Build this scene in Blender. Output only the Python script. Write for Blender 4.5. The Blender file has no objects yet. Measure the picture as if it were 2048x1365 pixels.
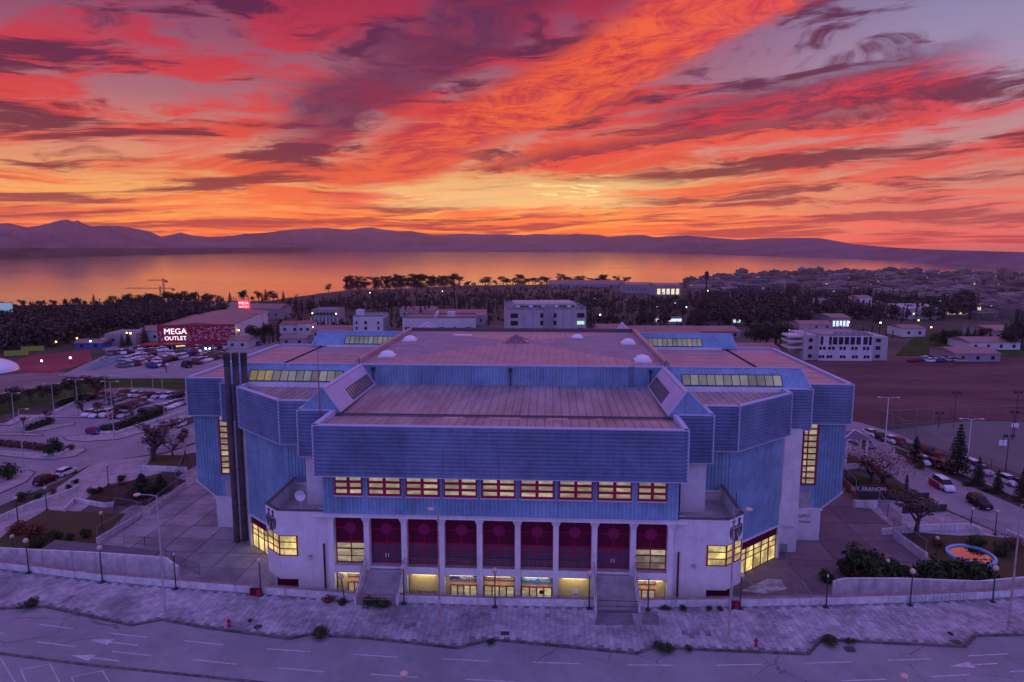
import bpy, bmesh, math, random
from mathutils import Vector, Matrix, noise
import numpy as np
R=math.radians; PI=math.pi
sc=bpy.context.scene
random.seed(7)
# ------------------------------------------------------------------ camera
CAM=Vector((6.1,-82.0,45.0)); FPX=1365.0; PITCH=R(7.9); YAW=R(3.1)
cd=bpy.data.cameras.new("camera"); co=bpy.data.objects.new("camera",cd); sc.collection.objects.link(co)
co.location=CAM; co.rotation_euler=(R(90)-PITCH,0,YAW)
cd.sensor_width=36.0; cd.lens=FPX/2048*36.0; cd.clip_start=0.5; cd.clip_end=90000
sc.camera=co
sc.render.resolution_x=1024; sc.render.resolution_y=682
sc.cycles.use_denoising=True
sc.cycles.max_bounces=4; sc.cycles.diffuse_bounces=2; sc.cycles.glossy_bounces=2; sc.cycles.volume_bounces=0; sc.cycles.transparent_max_bounces=12
sc.cycles.sample_clamp_indirect=4.0
sc.view_settings.view_transform='Standard'; sc.view_settings.look='None'
sc.view_settings.exposure=0.0; sc.view_settings.gamma=1.0; sc.view_settings.use_curve_mapping=False
# ------------------------------------------------------------------ shader expressions
def lin(r,g,b):
    f=lambda c:(c/255/12.92) if c/255<=0.04045 else ((c/255+0.055)/1.055)**2.4
    return (f(r),f(g),f(b))
class X:
    """a node socket (or a number) that can be added, multiplied ..."""
    T=None
    def __init__(s,v): s.v=v
    @staticmethod
    def m(op,*a,clamp=False):
        n=X.T.nodes.new('ShaderNodeMath'); n.operation=op; n.use_clamp=clamp
        for i,q in enumerate(a):
            q=q.v if isinstance(q,X) else q
            if isinstance(q,(int,float)): n.inputs[i].default_value=q
            else: X.T.links.new(q,n.inputs[i])
        return X(n.outputs[0])
    def __add__(s,o): return X.m('ADD',s,o)
    __radd__=__add__
    def __sub__(s,o): return X.m('SUBTRACT',s,o)
    def __rsub__(s,o): return X.m('SUBTRACT',o,s)
    def __mul__(s,o): return X.m('MULTIPLY',s,o)
    __rmul__=__mul__
    def __truediv__(s,o): return X.m('DIVIDE',s,o)
    def __rtruediv__(s,o): return X.m('DIVIDE',o,s)
def ss(x,a,b):
    n=X.T.nodes.new('ShaderNodeMapRange'); n.interpolation_type='SMOOTHSTEP'
    X.T.links.new(x.v,n.inputs[0]); n.inputs[1].default_value=a; n.inputs[2].default_value=b
    return X(n.outputs[0])
def vec(x,y,z=0.0):
    n=X.T.nodes.new('ShaderNodeCombineXYZ')
    for i,q in enumerate((x,y,z)):
        q=q.v if isinstance(q,X) else q
        if isinstance(q,(int,float)): n.inputs[i].default_value=q
        else: X.T.links.new(q,n.inputs[i])
    return X(n.outputs[0])
def nz(v,scale,detail=4,rough=0.55,dist=0.0):
    n=X.T.nodes.new('ShaderNodeTexNoise'); X.T.links.new(v.v,n.inputs['Vector'])
    n.inputs['Scale'].default_value=scale; n.inputs['Detail'].default_value=detail
    n.inputs['Roughness'].default_value=rough; n.inputs['Distortion'].default_value=dist
    return X(n.outputs['Fac'])
def mixc(f,a,b,blend='MIX'):
    n=X.T.nodes.new('ShaderNodeMix'); n.data_type='RGBA'; n.blend_type=blend
    for s,q in ((n.inputs[0],f),(n.inputs[6],a),(n.inputs[7],b)):
        q=q.v if isinstance(q,X) else q
        if isinstance(q,(int,float)): s.default_value=q
        elif isinstance(q,tuple): s.default_value=(*q[:3],1)
        else: X.T.links.new(q,s)
    return X(n.outputs[2])
def ramp(x,stops,interp='LINEAR'):
    n=X.T.nodes.new('ShaderNodeValToRGB'); X.T.links.new(x.v,n.inputs[0]); r=n.color_ramp; r.interpolation=interp
    while len(r.elements)<len(stops): r.elements.new(0.5)
    for e,(p,c) in zip(r.elements,stops): e.position=p; e.color=(*c,1)
    return X(n.outputs[0])
# ------------------------------------------------------------------ sky: a dusk sky of lit cloud streaks, laid out by compass direction and height
w=bpy.data.worlds.new("World"); sc.world=w; w.use_nodes=True; X.T=w.node_tree
for n in list(X.T.nodes): X.T.nodes.remove(n)
tc=X.T.nodes.new('ShaderNodeTexCoord'); sp=X.T.nodes.new('ShaderNodeSeparateXYZ'); X.T.links.new(tc.outputs['Generated'],sp.inputs[0])
dx,dy,dz=(X(sp.outputs[i]) for i in range(3))
az=X.m('ARCTAN2',dx,dy)*(180/PI)+3.1            # degrees right of west-by-sunset
el=X.m('ARCSINE',dz)*(180/PI)
elc=X.m('MAXIMUM',el,0.0)
e1=elc/20.0
warp=nz(vec(az*0.07,elc*0.3,4.0),1.0,2)-0.5
warp2=nz(vec(az*0.07,elc*0.3,9.0),1.0,1)-0.5
slope=0.10
v=X.m('LOGARITHM',elc+3.0,2.718)*8.0-az*0.045+warp*2.2
u=az*0.10+warp2*1.2
nA=nz(vec(u*0.8,v*0.75,0.0),1.0,4,0.6,0.0)          # cloud amount
nB=nz(vec(u*0.7+3,v*0.8,7.0),1.0,4,0.62,0.0)         # self shadow
nF=nz(vec(u*4.2,v*3.6,2.0),1.0,8,0.78,0.0)            # fibres
right=ss(az,8,34); left=ss(az,-4,-34)
gapL=ramp(e1,[(0.0,lin(255,112,30)),(0.10,lin(255,156,48)),(0.22,lin(255,182,96)),(0.36,lin(236,150,120)),(0.55,lin(172,112,124)),(0.75,lin(150,84,112)),(1.0,lin(112,54,96))])
gapR=ramp(e1,[(0.0,lin(196,85,78)),(0.10,lin(214,112,80)),(0.25,lin(218,146,118)),(0.42,lin(196,146,150)),(0.62,lin(160,150,184)),(1.0,lin(104,118,168))])
gap=mixc(right,gapL,gapR)
litL=ramp(e1,[(0.0,lin(252,98,24)),(0.14,lin(252,112,30)),(0.32,lin(246,84,38)),(0.52,lin(226,62,54)),(0.74,lin(196,50,70)),(1.0,lin(150,32,70))])
litR=ramp(e1,[(0.0,lin(214,84,74)),(0.14,lin(238,108,72)),(0.32,lin(243,84,62)),(0.52,lin(218,52,66)),(0.74,lin(214,68,90)),(1.0,lin(196,64,98))])
lit=mixc(right,litL,litR)
dark=ramp(e1,[(0.0,lin(170,52,34)),(0.16,lin(136,54,42)),(0.36,lin(108,40,50)),(0.6,lin(84,32,66)),(1.0,lin(72,28,72))])
cov=ss(nA+(nF-0.5)*0.30-right*ss(e1,0.4,0.85)*0.36,0.40,0.58)
shd=ss(nB+(nF-0.5)*0.34+ss(e1,0.35,0.05)*0.03,0.485,0.61)
sky=mixc(cov*0.92,gap,lit)
sky=mixc(shd*0.95,sky,dark)
def line(a0,b0,a1,b1):
    L=math.hypot(a1-a0,b1-b0); tx,ty=(a1-a0)/L,(b1-b0)/L
    t=((az-a0)*tx+(elc-b0)*ty)/L; s=(elc-b0)*tx-(az-a0)*ty
    return t,s,L
wob=(nF-0.5)*4.2+warp*4.0
# dark violet bank above the long bright streak
t,s,L=line(-17,7.5,6,21)
mk=ss(s+wob,-2.4,-0.4)*(1-ss(s+wob,2.2,4.6))*ss(t,-0.15,0.15)
sky=mixc(mk*0.82,sky,mixc(ss(nF,0.35,0.65),lin(70,30,78),lin(122,40,74)))
# the long bright streak rising to the right
t,s,L=line(-13,4.6,22,20)
sw=s+wob*0.75
mk=ss(sw+t*1.4,-2.1,-0.6)*(1-ss(sw-t*1.6,1.0,3.0))*ss(t,-0.12,0.06)
hot=mixc(ss(nF+warp*0.3,0.36,0.6),lin(196,44,62),lin(252,104,50))
hot=mixc(ss(t,0.55,1.1),hot,mixc(0.5,hot,lin(226,74,92)))
sky=mixc(mk*0.95,sky,hot)
# crimson cloud with a dark top on the right
t,s,L=line(12,9.2,33,12.2)
sw=s+wob*0.45
mk=ss(sw,-1.6,-0.5)*(1-ss(sw,0.7,2.0))*ss(t,-0.15,0.15)*(1-ss(t,0.8,1.15))
sky=mixc(mk*0.92,sky,mixc(ss(sw+nF,0.9,1.9),mixc(ss(nF,0.4,0.62),lin(122,34,66),lin(226,50,62)),lin(96,50,84)))
t,s,L=line(-2,5.8,31,9.0)
sw=s+wob*0.4+t*(1-t)*(-3.0)
mk=ss(sw,-1.0,-0.3)*(1-ss(sw,0.2,1.3))*ss(t,-0.1,0.15)*(1-ss(t,0.8,1.05))
sky=mixc(mk*0.9,sky,mixc(ss(sw+(nF-0.5)*1.6,-0.2,0.4),lin(250,84,52),lin(128,42,62)))
# pink-red bank above and to the right, the one the pond mirrors
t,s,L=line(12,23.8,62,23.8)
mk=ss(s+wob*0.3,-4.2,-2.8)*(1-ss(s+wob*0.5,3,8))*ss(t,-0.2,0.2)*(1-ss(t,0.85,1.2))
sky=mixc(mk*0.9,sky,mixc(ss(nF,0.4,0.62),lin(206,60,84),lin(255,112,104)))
# pale glow where the sun went down
gx=(az-0.5)/15.0; gy=(elc-4.4)/1.9
glow=1-ss(gx*gx+gy*gy+(nF-0.5)*1.3+(nA-0.5)*2.2,0.15,1.0)
sky=mixc(glow*0.85,sky,lin(255,206,130))
gx=(az-4.5)/4.2; gy=(elc-4.7+az*0.03)/0.9
spark=(1-ss(gx*gx+gy*gy,0.2,1.0))*ss(X.m('ABSOLUTE',nz(vec(u*1.5,v*2.2,5.0),1.0,2)-0.5),0.035,0.0)
sky=mixc(spark,sky,(1.4,1.15,0.42))
# beyond the sunset quarter: the plain violet-blue dusk of the rest of the sky
dusk=ramp(ss(el,-5,80),[(0.0,(0.47,0.38,1.12)),(0.35,(0.37,0.305,1.04)),(1.0,(0.32,0.25,0.86))])
away=X.m('MAXIMUM',ss(X.m('ABSOLUTE',az),42,95),ss(el,30,62))
sky=mixc(away,sky,dusk)
sky=mixc(ss(el,-0.5,-4),sky,lin(120,60,90))
w.cycles.sampling_method='MANUAL'; w.cycles.sample_map_resolution=256
bg=X.T.nodes.new('ShaderNodeBackground'); X.T.links.new(sky.v,bg.inputs[0]); st=1.0+ss(elc,6.5,0.0)*0.95*(1-away); X.T.links.new(st.v,bg.inputs[1])
wo=X.T.nodes.new('ShaderNodeOutputWorld'); X.T.links.new(bg.outputs[0],wo.inputs[0])
# ------------------------------------------------------------------ the last of the sun
sl=bpy.data.lights.new("sun",'SUN'); sl.energy=0.35; sl.angle=R(100); sl.color=(1.0,0.42,0.30)
so=bpy.data.objects.new("sun",sl); sc.collection.objects.link(so)
so.rotation_euler=(R(90-16),0,R(180-1.5))
so.location=(0,300,120)
# ------------------------------------------------------------------ finding places: from the photograph's measurements to points on the ground
FW=Vector((-math.sin(YAW)*math.cos(PITCH),math.cos(YAW)*math.cos(PITCH),-math.sin(PITCH)))
RT=Vector((math.cos(YAW),math.sin(YAW),0)); UP=RT.cross(FW)
def ray(px,py): return FW+RT*((px-1024)/FPX)-UP*((py-682.5)/FPX)
def U(px,py,z=0.0):
    d=ray(px,py); return CAM+d*((z-CAM.z)/d.z)
def V(px,py,Y):
    d=ray(px,py); return CAM+d*((Y-CAM.y)/d.y)
ZP=-3.3; ZR=2.0; ZS=-40.0
COAST=[(-1400,640),(-400,622),(0,612),(300,606),(560,598),(640,588),(700,580),(900,573),(1200,566),(1360,566),(1500,556),(2048,556),(2600,560),(3500,560)]
def interp(tab,x):
    if x<=tab[0][0]: return tab[0][1]
    for (a,b),(c,d) in zip(tab,tab[1:]):
        if x<=c: return b+(d-b)*(x-a)/(c-a)
    return tab[-1][1]
def az_px(x,y):
    d=Vector((x-CAM.x,y-CAM.y,0)); f=Vector((FW.x,FW.y,0)).normalized()
    c=d.dot(f); s=d.dot(RT)
    if c<=1e-3: return 9e9 if s>0 else -9e9
    return 1024+FPX*math.cos(PITCH)*s/c
def coast_d(px):
    if abs(px-1024)>2400: return 2500.0
    p=U(px,interp(COAST,px),ZS); return math.hypot(p.x-CAM.x,p.y-CAM.y)
def tz(x,y):
    D=math.hypot(x-CAM.x,y-CAM.y)
    if D<420: return ZP
    cdn=coast_d(az_px(x,y)); t=(D-420)/(cdn-420)
    if t>=1: return max(ZS+0.6-(t-1)*60,ZS-9)
    return ZP+(ZS+0.6-ZP)*(t*t*(3-2*t)*0.5+t*0.5)
def G(px,py):
    """where the sight line through a measured point meets the ground"""
    d=ray(px,py); a,b=10.0,40000.0
    t=10.0; last=10.0
    while t<6000:
        p=CAM+d*t
        if p.z<tz(p.x,p.y): break
        last=t; t*=1.02
    a,b=last,t
    for _ in range(24):
        m=(a+b)/2; p=CAM+d*m
        if p.z<tz(p.x,p.y): b=m
        else: a=m
    p=CAM+d*b; return Vector((p.x,p.y,tz(p.x,p.y)))
def mpp(p): return (Vector(p)-CAM).dot(FW)/FPX      # metres per measured unit at that place
# ------------------------------------------------------------------ materials
MATS={}
def mat(name,col,rough=0.7,metal=0.0,var=0.0,vscale=0.6,col2=None,bump=0.0,bscale=4.0,emit=0.0,spec=0.5,detail=5,obj=False,stretch=None,streak=0.0):
    if name in MATS: return MATS[name]
    m=bpy.data.materials.new(name); m.use_nodes=True; nt=m.node_tree; X.T=nt
    b=nt.nodes['Principled BSDF']; b.inputs['Base Color'].default_value=(*col,1)
    b.inputs['Roughness'].default_value=rough; b.inputs['Metallic'].default_value=metal
    b.inputs['Specular IOR Level'].default_value=spec
    if var>0 or bump>0 or streak>0:
        if obj:
            t=nt.nodes.new('ShaderNodeTexCoord'); P=X(t.outputs['Object'])
        else:
            t=nt.nodes.new('ShaderNodeNewGeometry'); P=X(t.outputs['Position'])
        if stretch:
            mp=nt.nodes.new('ShaderNodeMapping'); nt.links.new(P.v,mp.inputs[0]); mp.inputs['Scale'].default_value=stretch; Pv=X(mp.outputs[0])
        else: Pv=P
    if var>0:
        n=nz(Pv,vscale,detail,0.62); n2=nz(Pv,vscale*7.3,3,0.6)
        f=ss(n*0.7+n2*0.3,0.34,0.66)
        c2=col2 or tuple(c*(1-var) for c in col)
        c=mixc(f,c2,tuple(min(1,q*(1+var*0.35)) for q in col))
        nt.links.new(c.v,b.inputs['Base Color'])
        r=n2*0.25+(rough-0.12); nt.links.new(r.v,b.inputs['Roughness'])
    if streak>0:
        mp=nt.nodes.new('ShaderNodeMapping'); nt.links.new(P.v,mp.inputs[0]); mp.inputs['Scale'].default_value=(1.6,1.6,0.09)
        k=ss(nz(X(mp.outputs[0]),1.0,5,0.7),0.5,0.74)*streak
        src=b.inputs['Base Color'].links[0].from_socket if b.inputs['Base Color'].links else col
        c=mixc(k,X(src) if not isinstance(src,tuple) else src,tuple(q*0.45 for q in col)); nt.links.new(c.v,b.inputs['Base Color'])
    if bump>0:
        h=nz(Pv,bscale,4,0.6); bn=nt.nodes.new('ShaderNodeBump'); nt.links.new(h.v,bn.inputs['Height'])
        bn.inputs['Strength'].default_value=bump; bn.inputs['Distance'].default_value=0.05; nt.links.new(bn.outputs[0],b.inputs['Normal'])
    if emit>0:
        b.inputs['Emission Color'].default_value=(*col,1); b.inputs['Emission Strength'].default_value=emit
    MATS[name]=m; return m
# ------------------------------------------------------------------ mesh building
COL=sc.collection
class MB:
    def __init__(s): s.v=[]; s.f=[]; s.m=[]; s.mi=0
    def add(s,vs,fs):
        o=len(s.v); s.v+= [tuple(p) for p in vs]
        for f in fs: s.f.append(tuple(i+o for i in f)); s.m.append(s.mi)
        return s
    def quad(s,*p): return s.add(p,[tuple(range(len(p)))])
    def box(s,x0,x1,y0,y1,z0,z1):
        return s.add([(x0,y0,z0),(x1,y0,z0),(x1,y1,z0),(x0,y1,z0),(x0,y0,z1),(x1,y0,z1),(x1,y1,z1),(x0,y1,z1)],
            [(3,2,1,0),(4,5,6,7),(0,1,5,4),(1,2,6,5),(2,3,7,6),(3,0,4,7)])
    def obox(s,c,ax,ay,hx,hy,z0,z1):
        c=Vector(c); ax=Vector((ax[0],ax[1],0)).normalized(); ay=Vector((-ax.y,ax.x,0)) if ay is None else Vector(ay)
        q=[c+ax*(i*hx)+ay*(j*hy) for i,j in ((-1,-1),(1,-1),(1,1),(-1,1))]
        return s.add([(p.x,p.y,z0) for p in q]+[(p.x,p.y,z1) for p in q],[(3,2,1,0),(4,5,6,7),(0,1,5,4),(1,2,6,5),(2,3,7,6),(3,0,4,7)])
    def wall(s,a,b,z0,z1,th):
        """upright slab from a to b (xy), thickness th to the left of a->b"""
        a=Vector((a[0],a[1],0)); b=Vector((b[0],b[1],0)); d=(b-a).normalized(); n=Vector((-d.y,d.x,0))*th
        q=[a,b,b+n,a+n]
        return s.add([(p.x,p.y,z0) for p in q]+[(p.x,p.y,z1) for p in q],[(3,2,1,0),(4,5,6,7),(0,1,5,4),(1,2,6,5),(2,3,7,6),(3,0,4,7)])
    def prism(s,poly,z0,z1):
        n=len(poly); ar=sum(poly[i][0]*poly[(i+1)%n][1]-poly[(i+1)%n][0]*poly[i][1] for i in range(n))
        if ar<0: poly=poly[::-1]
        return s.add([(p[0],p[1],z0) for p in poly]+[(p[0],p[1],z1) for p in poly],
            [tuple(range(n))[::-1],tuple(range(n,2*n))]+[(i,(i+1)%n,n+(i+1)%n,n+i) for i in range(n)])
    def tube(s,pts,rs,n=6,cap=True):
        pts=[Vector(p) for p in pts]; 
        if not hasattr(rs,'__len__'): rs=[rs]*len(pts)
        o=len(s.v)
        for i,p in enumerate(pts):
            d=(pts[min(i+1,len(pts)-1)]-pts[max(i-1,0)]).normalized()
            a=d.orthogonal().normalized() if abs(d.z)<0.95 else Vector((1,0,0)); a=(a-d*a.dot(d)).normalized(); b=d.cross(a)
            for k in range(n):
                t=2*PI*k/n; q=p+(a*math.cos(t)+b*math.sin(t))*rs[i]; s.v.append((q.x,q.y,q.z))
        for i in range(len(pts)-1):
            for k in range(n):
                s.f.append((o+i*n+k,o+i*n+(k+1)%n,o+(i+1)*n+(k+1)%n,o+(i+1)*n+k)); s.m.append(s.mi)
        if cap:
            s.f.append(tuple(o+k for k in range(n))[::-1]); s.m.append(s.mi)
            s.f.append(tuple(o+(len(pts)-1)*n+k for k in range(n))); s.m.append(s.mi)
        return s
    def ball(s,c,r,n=10,h=6,sz=1.0,half=False):
        o=len(s.v); c=Vector(c); t0=0 if half else -PI/2
        for i in range(h+1):
            t=t0+(PI/2-t0)*i/h
            for k in range(n):
                a=2*PI*k/n; s.v.append((c.x+r*math.cos(t)*math.cos(a),c.y+r*math.cos(t)*math.sin(a),c.z+r*sz*math.sin(t)))
        for i in range(h):
            for k in range(n):
                s.f.append((o+i*n+k,o+i*n+(k+1)%n,o+(i+1)*n+(k+1)%n,o+(i+1)*n+k)); s.m.append(s.mi)
        return s
    def mesh(s,name,*mats,smooth=False):
        me=bpy.data.meshes.new(name); me.from_pydata(s.v,[],s.f)
        for m in mats: me.materials.append(m)
        if len(mats)>1: me.polygons.foreach_set('material_index',s.m)
        if smooth: me.polygons.foreach_set('use_smooth',[True]*len(s.f))
        me.update(); return me
    def build(s,name,mats,parent=None,smooth=False,loc=None,rz=0.0):
        mats=mats if isinstance(mats,(list,tuple)) else [mats]
        return link(name,s.mesh(name,*mats,smooth=smooth),parent,loc,rz)
def link(name,data,parent=None,loc=None,rz=0.0,sc_=None):
    o=bpy.data.objects.new(name,data); COL.objects.link(o)
    if parent is not None: o.parent=parent
    if loc is not None: o.location=loc
    if rz: o.rotation_euler=(0,0,rz)
    if sc_ is not None: o.scale=sc_ if hasattr(sc_,'__len__') else (sc_,)*3
    return o
def tag(o,label=None,cat=None,group=None,kind=None):
    if label: o['label']=label
    if cat: o['category']=cat
    if group: o['group']=group
    if kind: o['kind']=kind
    return o
def thing(name,label,cat,loc=(0,0,0),rz=0.0,group=None,scale=None):
    return tag(link(name,None,None,loc,rz,scale),label,cat,group)
def struct(name,mb,m,parent=None,smooth=False):
    o=mb.build(name,m,parent,smooth)
    if parent is None: o['kind']='structure'
    return o
def sheet(poly,z):
    return MB().add([(p[0],p[1],z) for p in poly],[tuple(range(len(poly)))])
# ------------------------------------------------------------------ land, sea, far hills
m_land=mat('land_soil',(0.115,0.085,0.075),0.95,var=0.55,vscale=0.02,col2=(0.05,0.055,0.03),spec=0.1)
def land():
    mb=MB(); na=300; rad=[0]
    r=30.0
    while r<2700: rad.append(r); r*=1.075
    na=240
    for i,r in enumerate(rad[1:]):
        for k in range(na):
            a=2*PI*k/na; x=CAM.x+r*math.sin(a); y=CAM.y+r*math.cos(a)
            z=tz(x,y)
            if r>450: z+=noise.noise((x*0.006,y*0.006,0))*2.0*min(1,(r-450)/300)
            mb.v.append((x,y,z))
    for i in range(len(rad)-2):
        for k in range(na):
            mb.f.append((i*na+k,i*na+(k+1)%na,(i+1)*na+(k+1)%na,(i+1)*na+k)); mb.m.append(0)
    mb.f.append(tuple(range(na))); mb.m.append(0)
    return mb
g=land().build('ground',m_land,smooth=False); g['kind']='structure'
# flip to face up
bmx=bmesh.new(); bmx.from_mesh(g.data); bmesh.ops.recalc_face_normals(bmx,faces=bmx.faces)
for f in bmx.faces:
    if f.normal.z<0: f.normal_flip()
bmx.to_mesh(g.data); bmx.free()
def sea():
    m=bpy.data.materials.new('sea_water'); m.use_nodes=True; nt=m.node_tree; X.T=nt; b=nt.nodes['Principled BSDF']
    b.inputs['Base Color'].default_value=(0.03,0.03,0.05,1); b.inputs['Roughness'].default_value=0.16; b.inputs['IOR'].default_value=1.45
    g=nt.nodes.new('ShaderNodeNewGeometry'); mp=nt.nodes.new('ShaderNodeMapping'); nt.links.new(g.outputs['Position'],mp.inputs[0]); mp.inputs['Scale'].default_value=(0.0012,0.005,1)
    n=nz(X(mp.outputs[0]),1.0,6,0.6)
    r=n*0.10+0.045; nt.links.new(r.v,b.inputs['Roughness'])
    MATS['sea']=m
    q=40000
    return MB().quad((-q,-2000,ZS),(q,-2000,ZS),(q,q,ZS),(-q,q,ZS)).build('sea',m)
sea()['kind']='structure'
FAR=[(-1200,530),(-300,523),(0,517),(350,508),(690,503),(1024,504),(1260,505),(1450,511),(1700,519),(2048,537),(2400,558),(3300,580)]
RIDGE=[(-1200,470),(-300,455),(0,448),(22,446),(60,455),(80,452),(104,447),(120,443),(140,439),(150,443),(162,441),(172,447),(185,453),(215,452),(245,452),(275,458),(300,462),(325,474),(350,469),(364,465),(385,471),(420,474),(470,472),(490,468),(530,466),(580,460),(610,458),(650,456),(700,460),(720,457),(745,455),(765,459),(800,463),(820,462),(870,471),(930,468),(970,470),(1010,469),(1050,471),(1070,468),(1130,470),(1150,468),(1195,470),(1215,474),(1255,471),(1285,470),(1310,475),(1330,473),(1372,471),(1400,474),(1480,480),(1530,477),(1600,476),(1640,477),(1700,488),(1760,494),(1850,499),(2048,505),(2400,520),(3300,550)]
m_hill=mat('hill_slopes',(0.24,0.155,0.18),1.0,var=0.35,vscale=0.0008,spec=0.0)
def far_land(name,ridge,base,px0,px1,step,depth,rough,matl):
    mb=MB(); cols=int((px1-px0)/step)+1; rows=8
    for i in range(cols):
        px=px0+i*step; pb=U(px,interp(base,px),ZS-0.5)
        D=math.hypot(pb.x-CAM.x,pb.y-CAM.y); ux,uy=(pb.x-CAM.x)/D,(pb.y-CAM.y)/D
        dep=depth if px<1500 or depth<1000 else max(420,depth*(1-(px-1500)/420)); Dr=D+dep; d=ray(px,interp(ridge,px)); hr=CAM.z+d.z/math.hypot(d.x,d.y)*Dr
        for j in range(rows):
            t=j/(rows-2) if j<rows-1 else 1.6
            rr=D+dep*t
            if j<rows-2: z=(ZS-2)+(hr-ZS)*t**1.15+(noise.fractal((px*0.02,t*3,rr*1e-5),1.0,2.0,5))*rough*(hr-ZS)*math.sin(PI*t)*0.6
            elif j==rows-2: z=hr+noise.fractal((px*0.13,1.7,0),1.0,2.0,4)*rough*(hr-ZS)*0.05
            else: z=ZS-20
            if 0<j<rows-2: z=min(z,CAM.z+(hr-CAM.z)*rr/Dr*0.96) if hr>CAM.z else min(z,hr)
            mb.v.append((CAM.x+ux*rr,CAM.y+uy*rr,z))
    for i in range(cols-1):
        for j in range(rows-1):
            a=i*rows+j; mb.f.append((a,a+rows,a+rows+1,a+1)); mb.m.append(0)
    o=mb.build(name,matl); o['kind']='structure'; return o
far_land('mountains',RIDGE,FAR,-1200,3300,6,5200,0.30,m_hill)
HB=[(-1200,536),(-300,526),(0,518.5),(350,509.5),(600,504.5),(697,502.2)]
HT=[(-1200,500),(-300,497),(0,497),(60,496),(300,497),(560,495),(640,496),(690,500),(697,502)]
far_land('headland',HT,HB,-1200,697,7,700,0.5,mat('headland_scrub',(0.12,0.09,0.09),1.0,var=0.4,vscale=0.004,spec=0.0))
# ------------------------------------------------------------------ evening air
def haze():
    m=bpy.data.materials.new('evening_air'); m.use_nodes=True; nt=m.node_tree
    for n in list(nt.nodes): nt.nodes.remove(n)
    v=nt.nodes.new('ShaderNodeVolumePrincipled'); v.inputs['Color'].default_value=(0.98,0.92,0.96,1); v.inputs['Density'].default_value=HAZE; v.inputs['Anisotropy'].default_value=0.8
    o=nt.nodes.new('ShaderNodeOutputMaterial'); nt.links.new(v.outputs[0],o.inputs['Volume'])
    b=MB().box(-20000,20000,-3000,21000,-55,1200).build('haze',m); b['kind']='stuff'
    tag(b,'thin mauve evening haze over the whole bay','haze')
HAZE=0.00003
haze()
# ------------------------------------------------------------------ arena materials
m_blues=[mat('blue_sheet_metal_%d'%k,c,0.55,0.0,var=0.28,vscale=0.22,streak=0.6,spec=0.3) for k,c in enumerate(((0.225,0.37,0.51),(0.205,0.345,0.48),(0.245,0.39,0.515)))]; m_blue=m_blues[0]
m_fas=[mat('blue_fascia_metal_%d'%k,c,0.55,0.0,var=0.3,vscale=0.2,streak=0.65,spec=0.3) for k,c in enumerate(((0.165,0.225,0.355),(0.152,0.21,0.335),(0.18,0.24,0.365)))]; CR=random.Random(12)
m_trim=mat('blue_trim',(0.46,0.47,0.62),0.6,spec=0.3)
m_white=mat('white_concrete',(0.72,0.69,0.69),0.8,var=0.16,vscale=0.4,streak=0.3,bump=0.1,spec=0.2)
m_dirtyw=mat('stained_white_wall',(0.68,0.65,0.65),0.85,var=0.3,vscale=0.9,streak=0.75,bump=0.2,spec=0.2)
m_red=mat('red_paint',(0.38,0.014,0.055),0.5,var=0.15,vscale=1.0,spec=0.2)
m_dred=mat('dark_red_panel',(0.115,0.005,0.032),0.55,var=0.2,vscale=1.0,spec=0.2)
m_disc=mat('plum_disc',(0.23,0.013,0.085),0.5,spec=0.2)
m_rail=mat('rusty_rail',(0.35,0.16,0.14),0.7,var=0.4,vscale=3.0)
m_roof=mat('grey_roof_metal',(0.37,0.29,0.28),0.50,0.0,var=0.30,vscale=0.30,col2=(0.23,0.17,0.17),spec=0.5,stretch=(1,0.25,1))
m_roof2=mat('pink_roof_metal',(0.40,0.265,0.27),0.5,0.0,var=0.22,vscale=0.30,spec=0.5)
m_gut=mat('gutter_dark',(0.10,0.08,0.09),0.7)
m_dark=mat('dark_metal',(0.035,0.03,0.035),0.6,var=0.3,vscale=2)
m_cream=mat('cream_plaster',(0.78,0.64,0.27),0.85,var=0.1,vscale=0.8)
m_conc=mat('concrete',(0.40,0.37,0.36),0.9,var=0.3,vscale=0.7,bump=0.15,spec=0.2)
m_mauve=mat('pale_metal_sky_tint',(0.50,0.42,0.52),0.5,var=.12,vscale=.3,spec=.4)  # weathered pale metal; the mauve of the reflected sky is put into its colour
m_dome=mat('white_plastic',(0.75,0.75,0.78),0.35)
m_glassd=mat('dim_glass',(0.10,0.06,0.10),0.25,spec=0.6)
m_navy=mat('navy_sign',(0.03,0.03,0.16),0.5); m_bsign=mat('blue_sign',(0.02,0.20,0.50),0.5)
m_wpaint=mat('white_paint',(0.75,0.74,0.75),0.7)
m_black=mat('black_paint',(0.012,0.012,0.016),0.6)
def lit(name,col,e,var=0.25,sc=(0.8,0.8,0.8),dark=0.45,det=3):
    """a lit pane: uneven light from the room behind it"""
    m=bpy.data.materials.new(name); m.use_nodes=True; nt=m.node_tree; X.T=nt; b=nt.nodes['Principled BSDF']
    b.inputs['Base Color'].default_value=(0.08,0.07,0.05,1); b.inputs['Roughness'].default_value=0.2
    g=nt.nodes.new('ShaderNodeNewGeometry'); mp=nt.nodes.new('ShaderNodeMapping'); nt.links.new(g.outputs['Position'],mp.inputs[0]); mp.inputs['Scale'].default_value=sc
    f=ss(nz(X(mp.outputs[0]),1.0,det,0.6),0.42,0.62)
    c=mixc(f,tuple(q*(1-dark) for q in col),col); nt.links.new(c.v,b.inputs['Emission Color'])
    oi=nt.nodes.new('ShaderNodeObjectInfo'); st=X(oi.outputs['Random'])*(e*.7)+e*.55; nt.links.new(st.v,b.inputs['Emission Strength'])
    MATS[name]=m; return m
m_pane=lit('lit_blind_pane',(0.62,0.555,0.34),0.68,sc=(0.7,0.7,2.5),dark=0.42)
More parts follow.
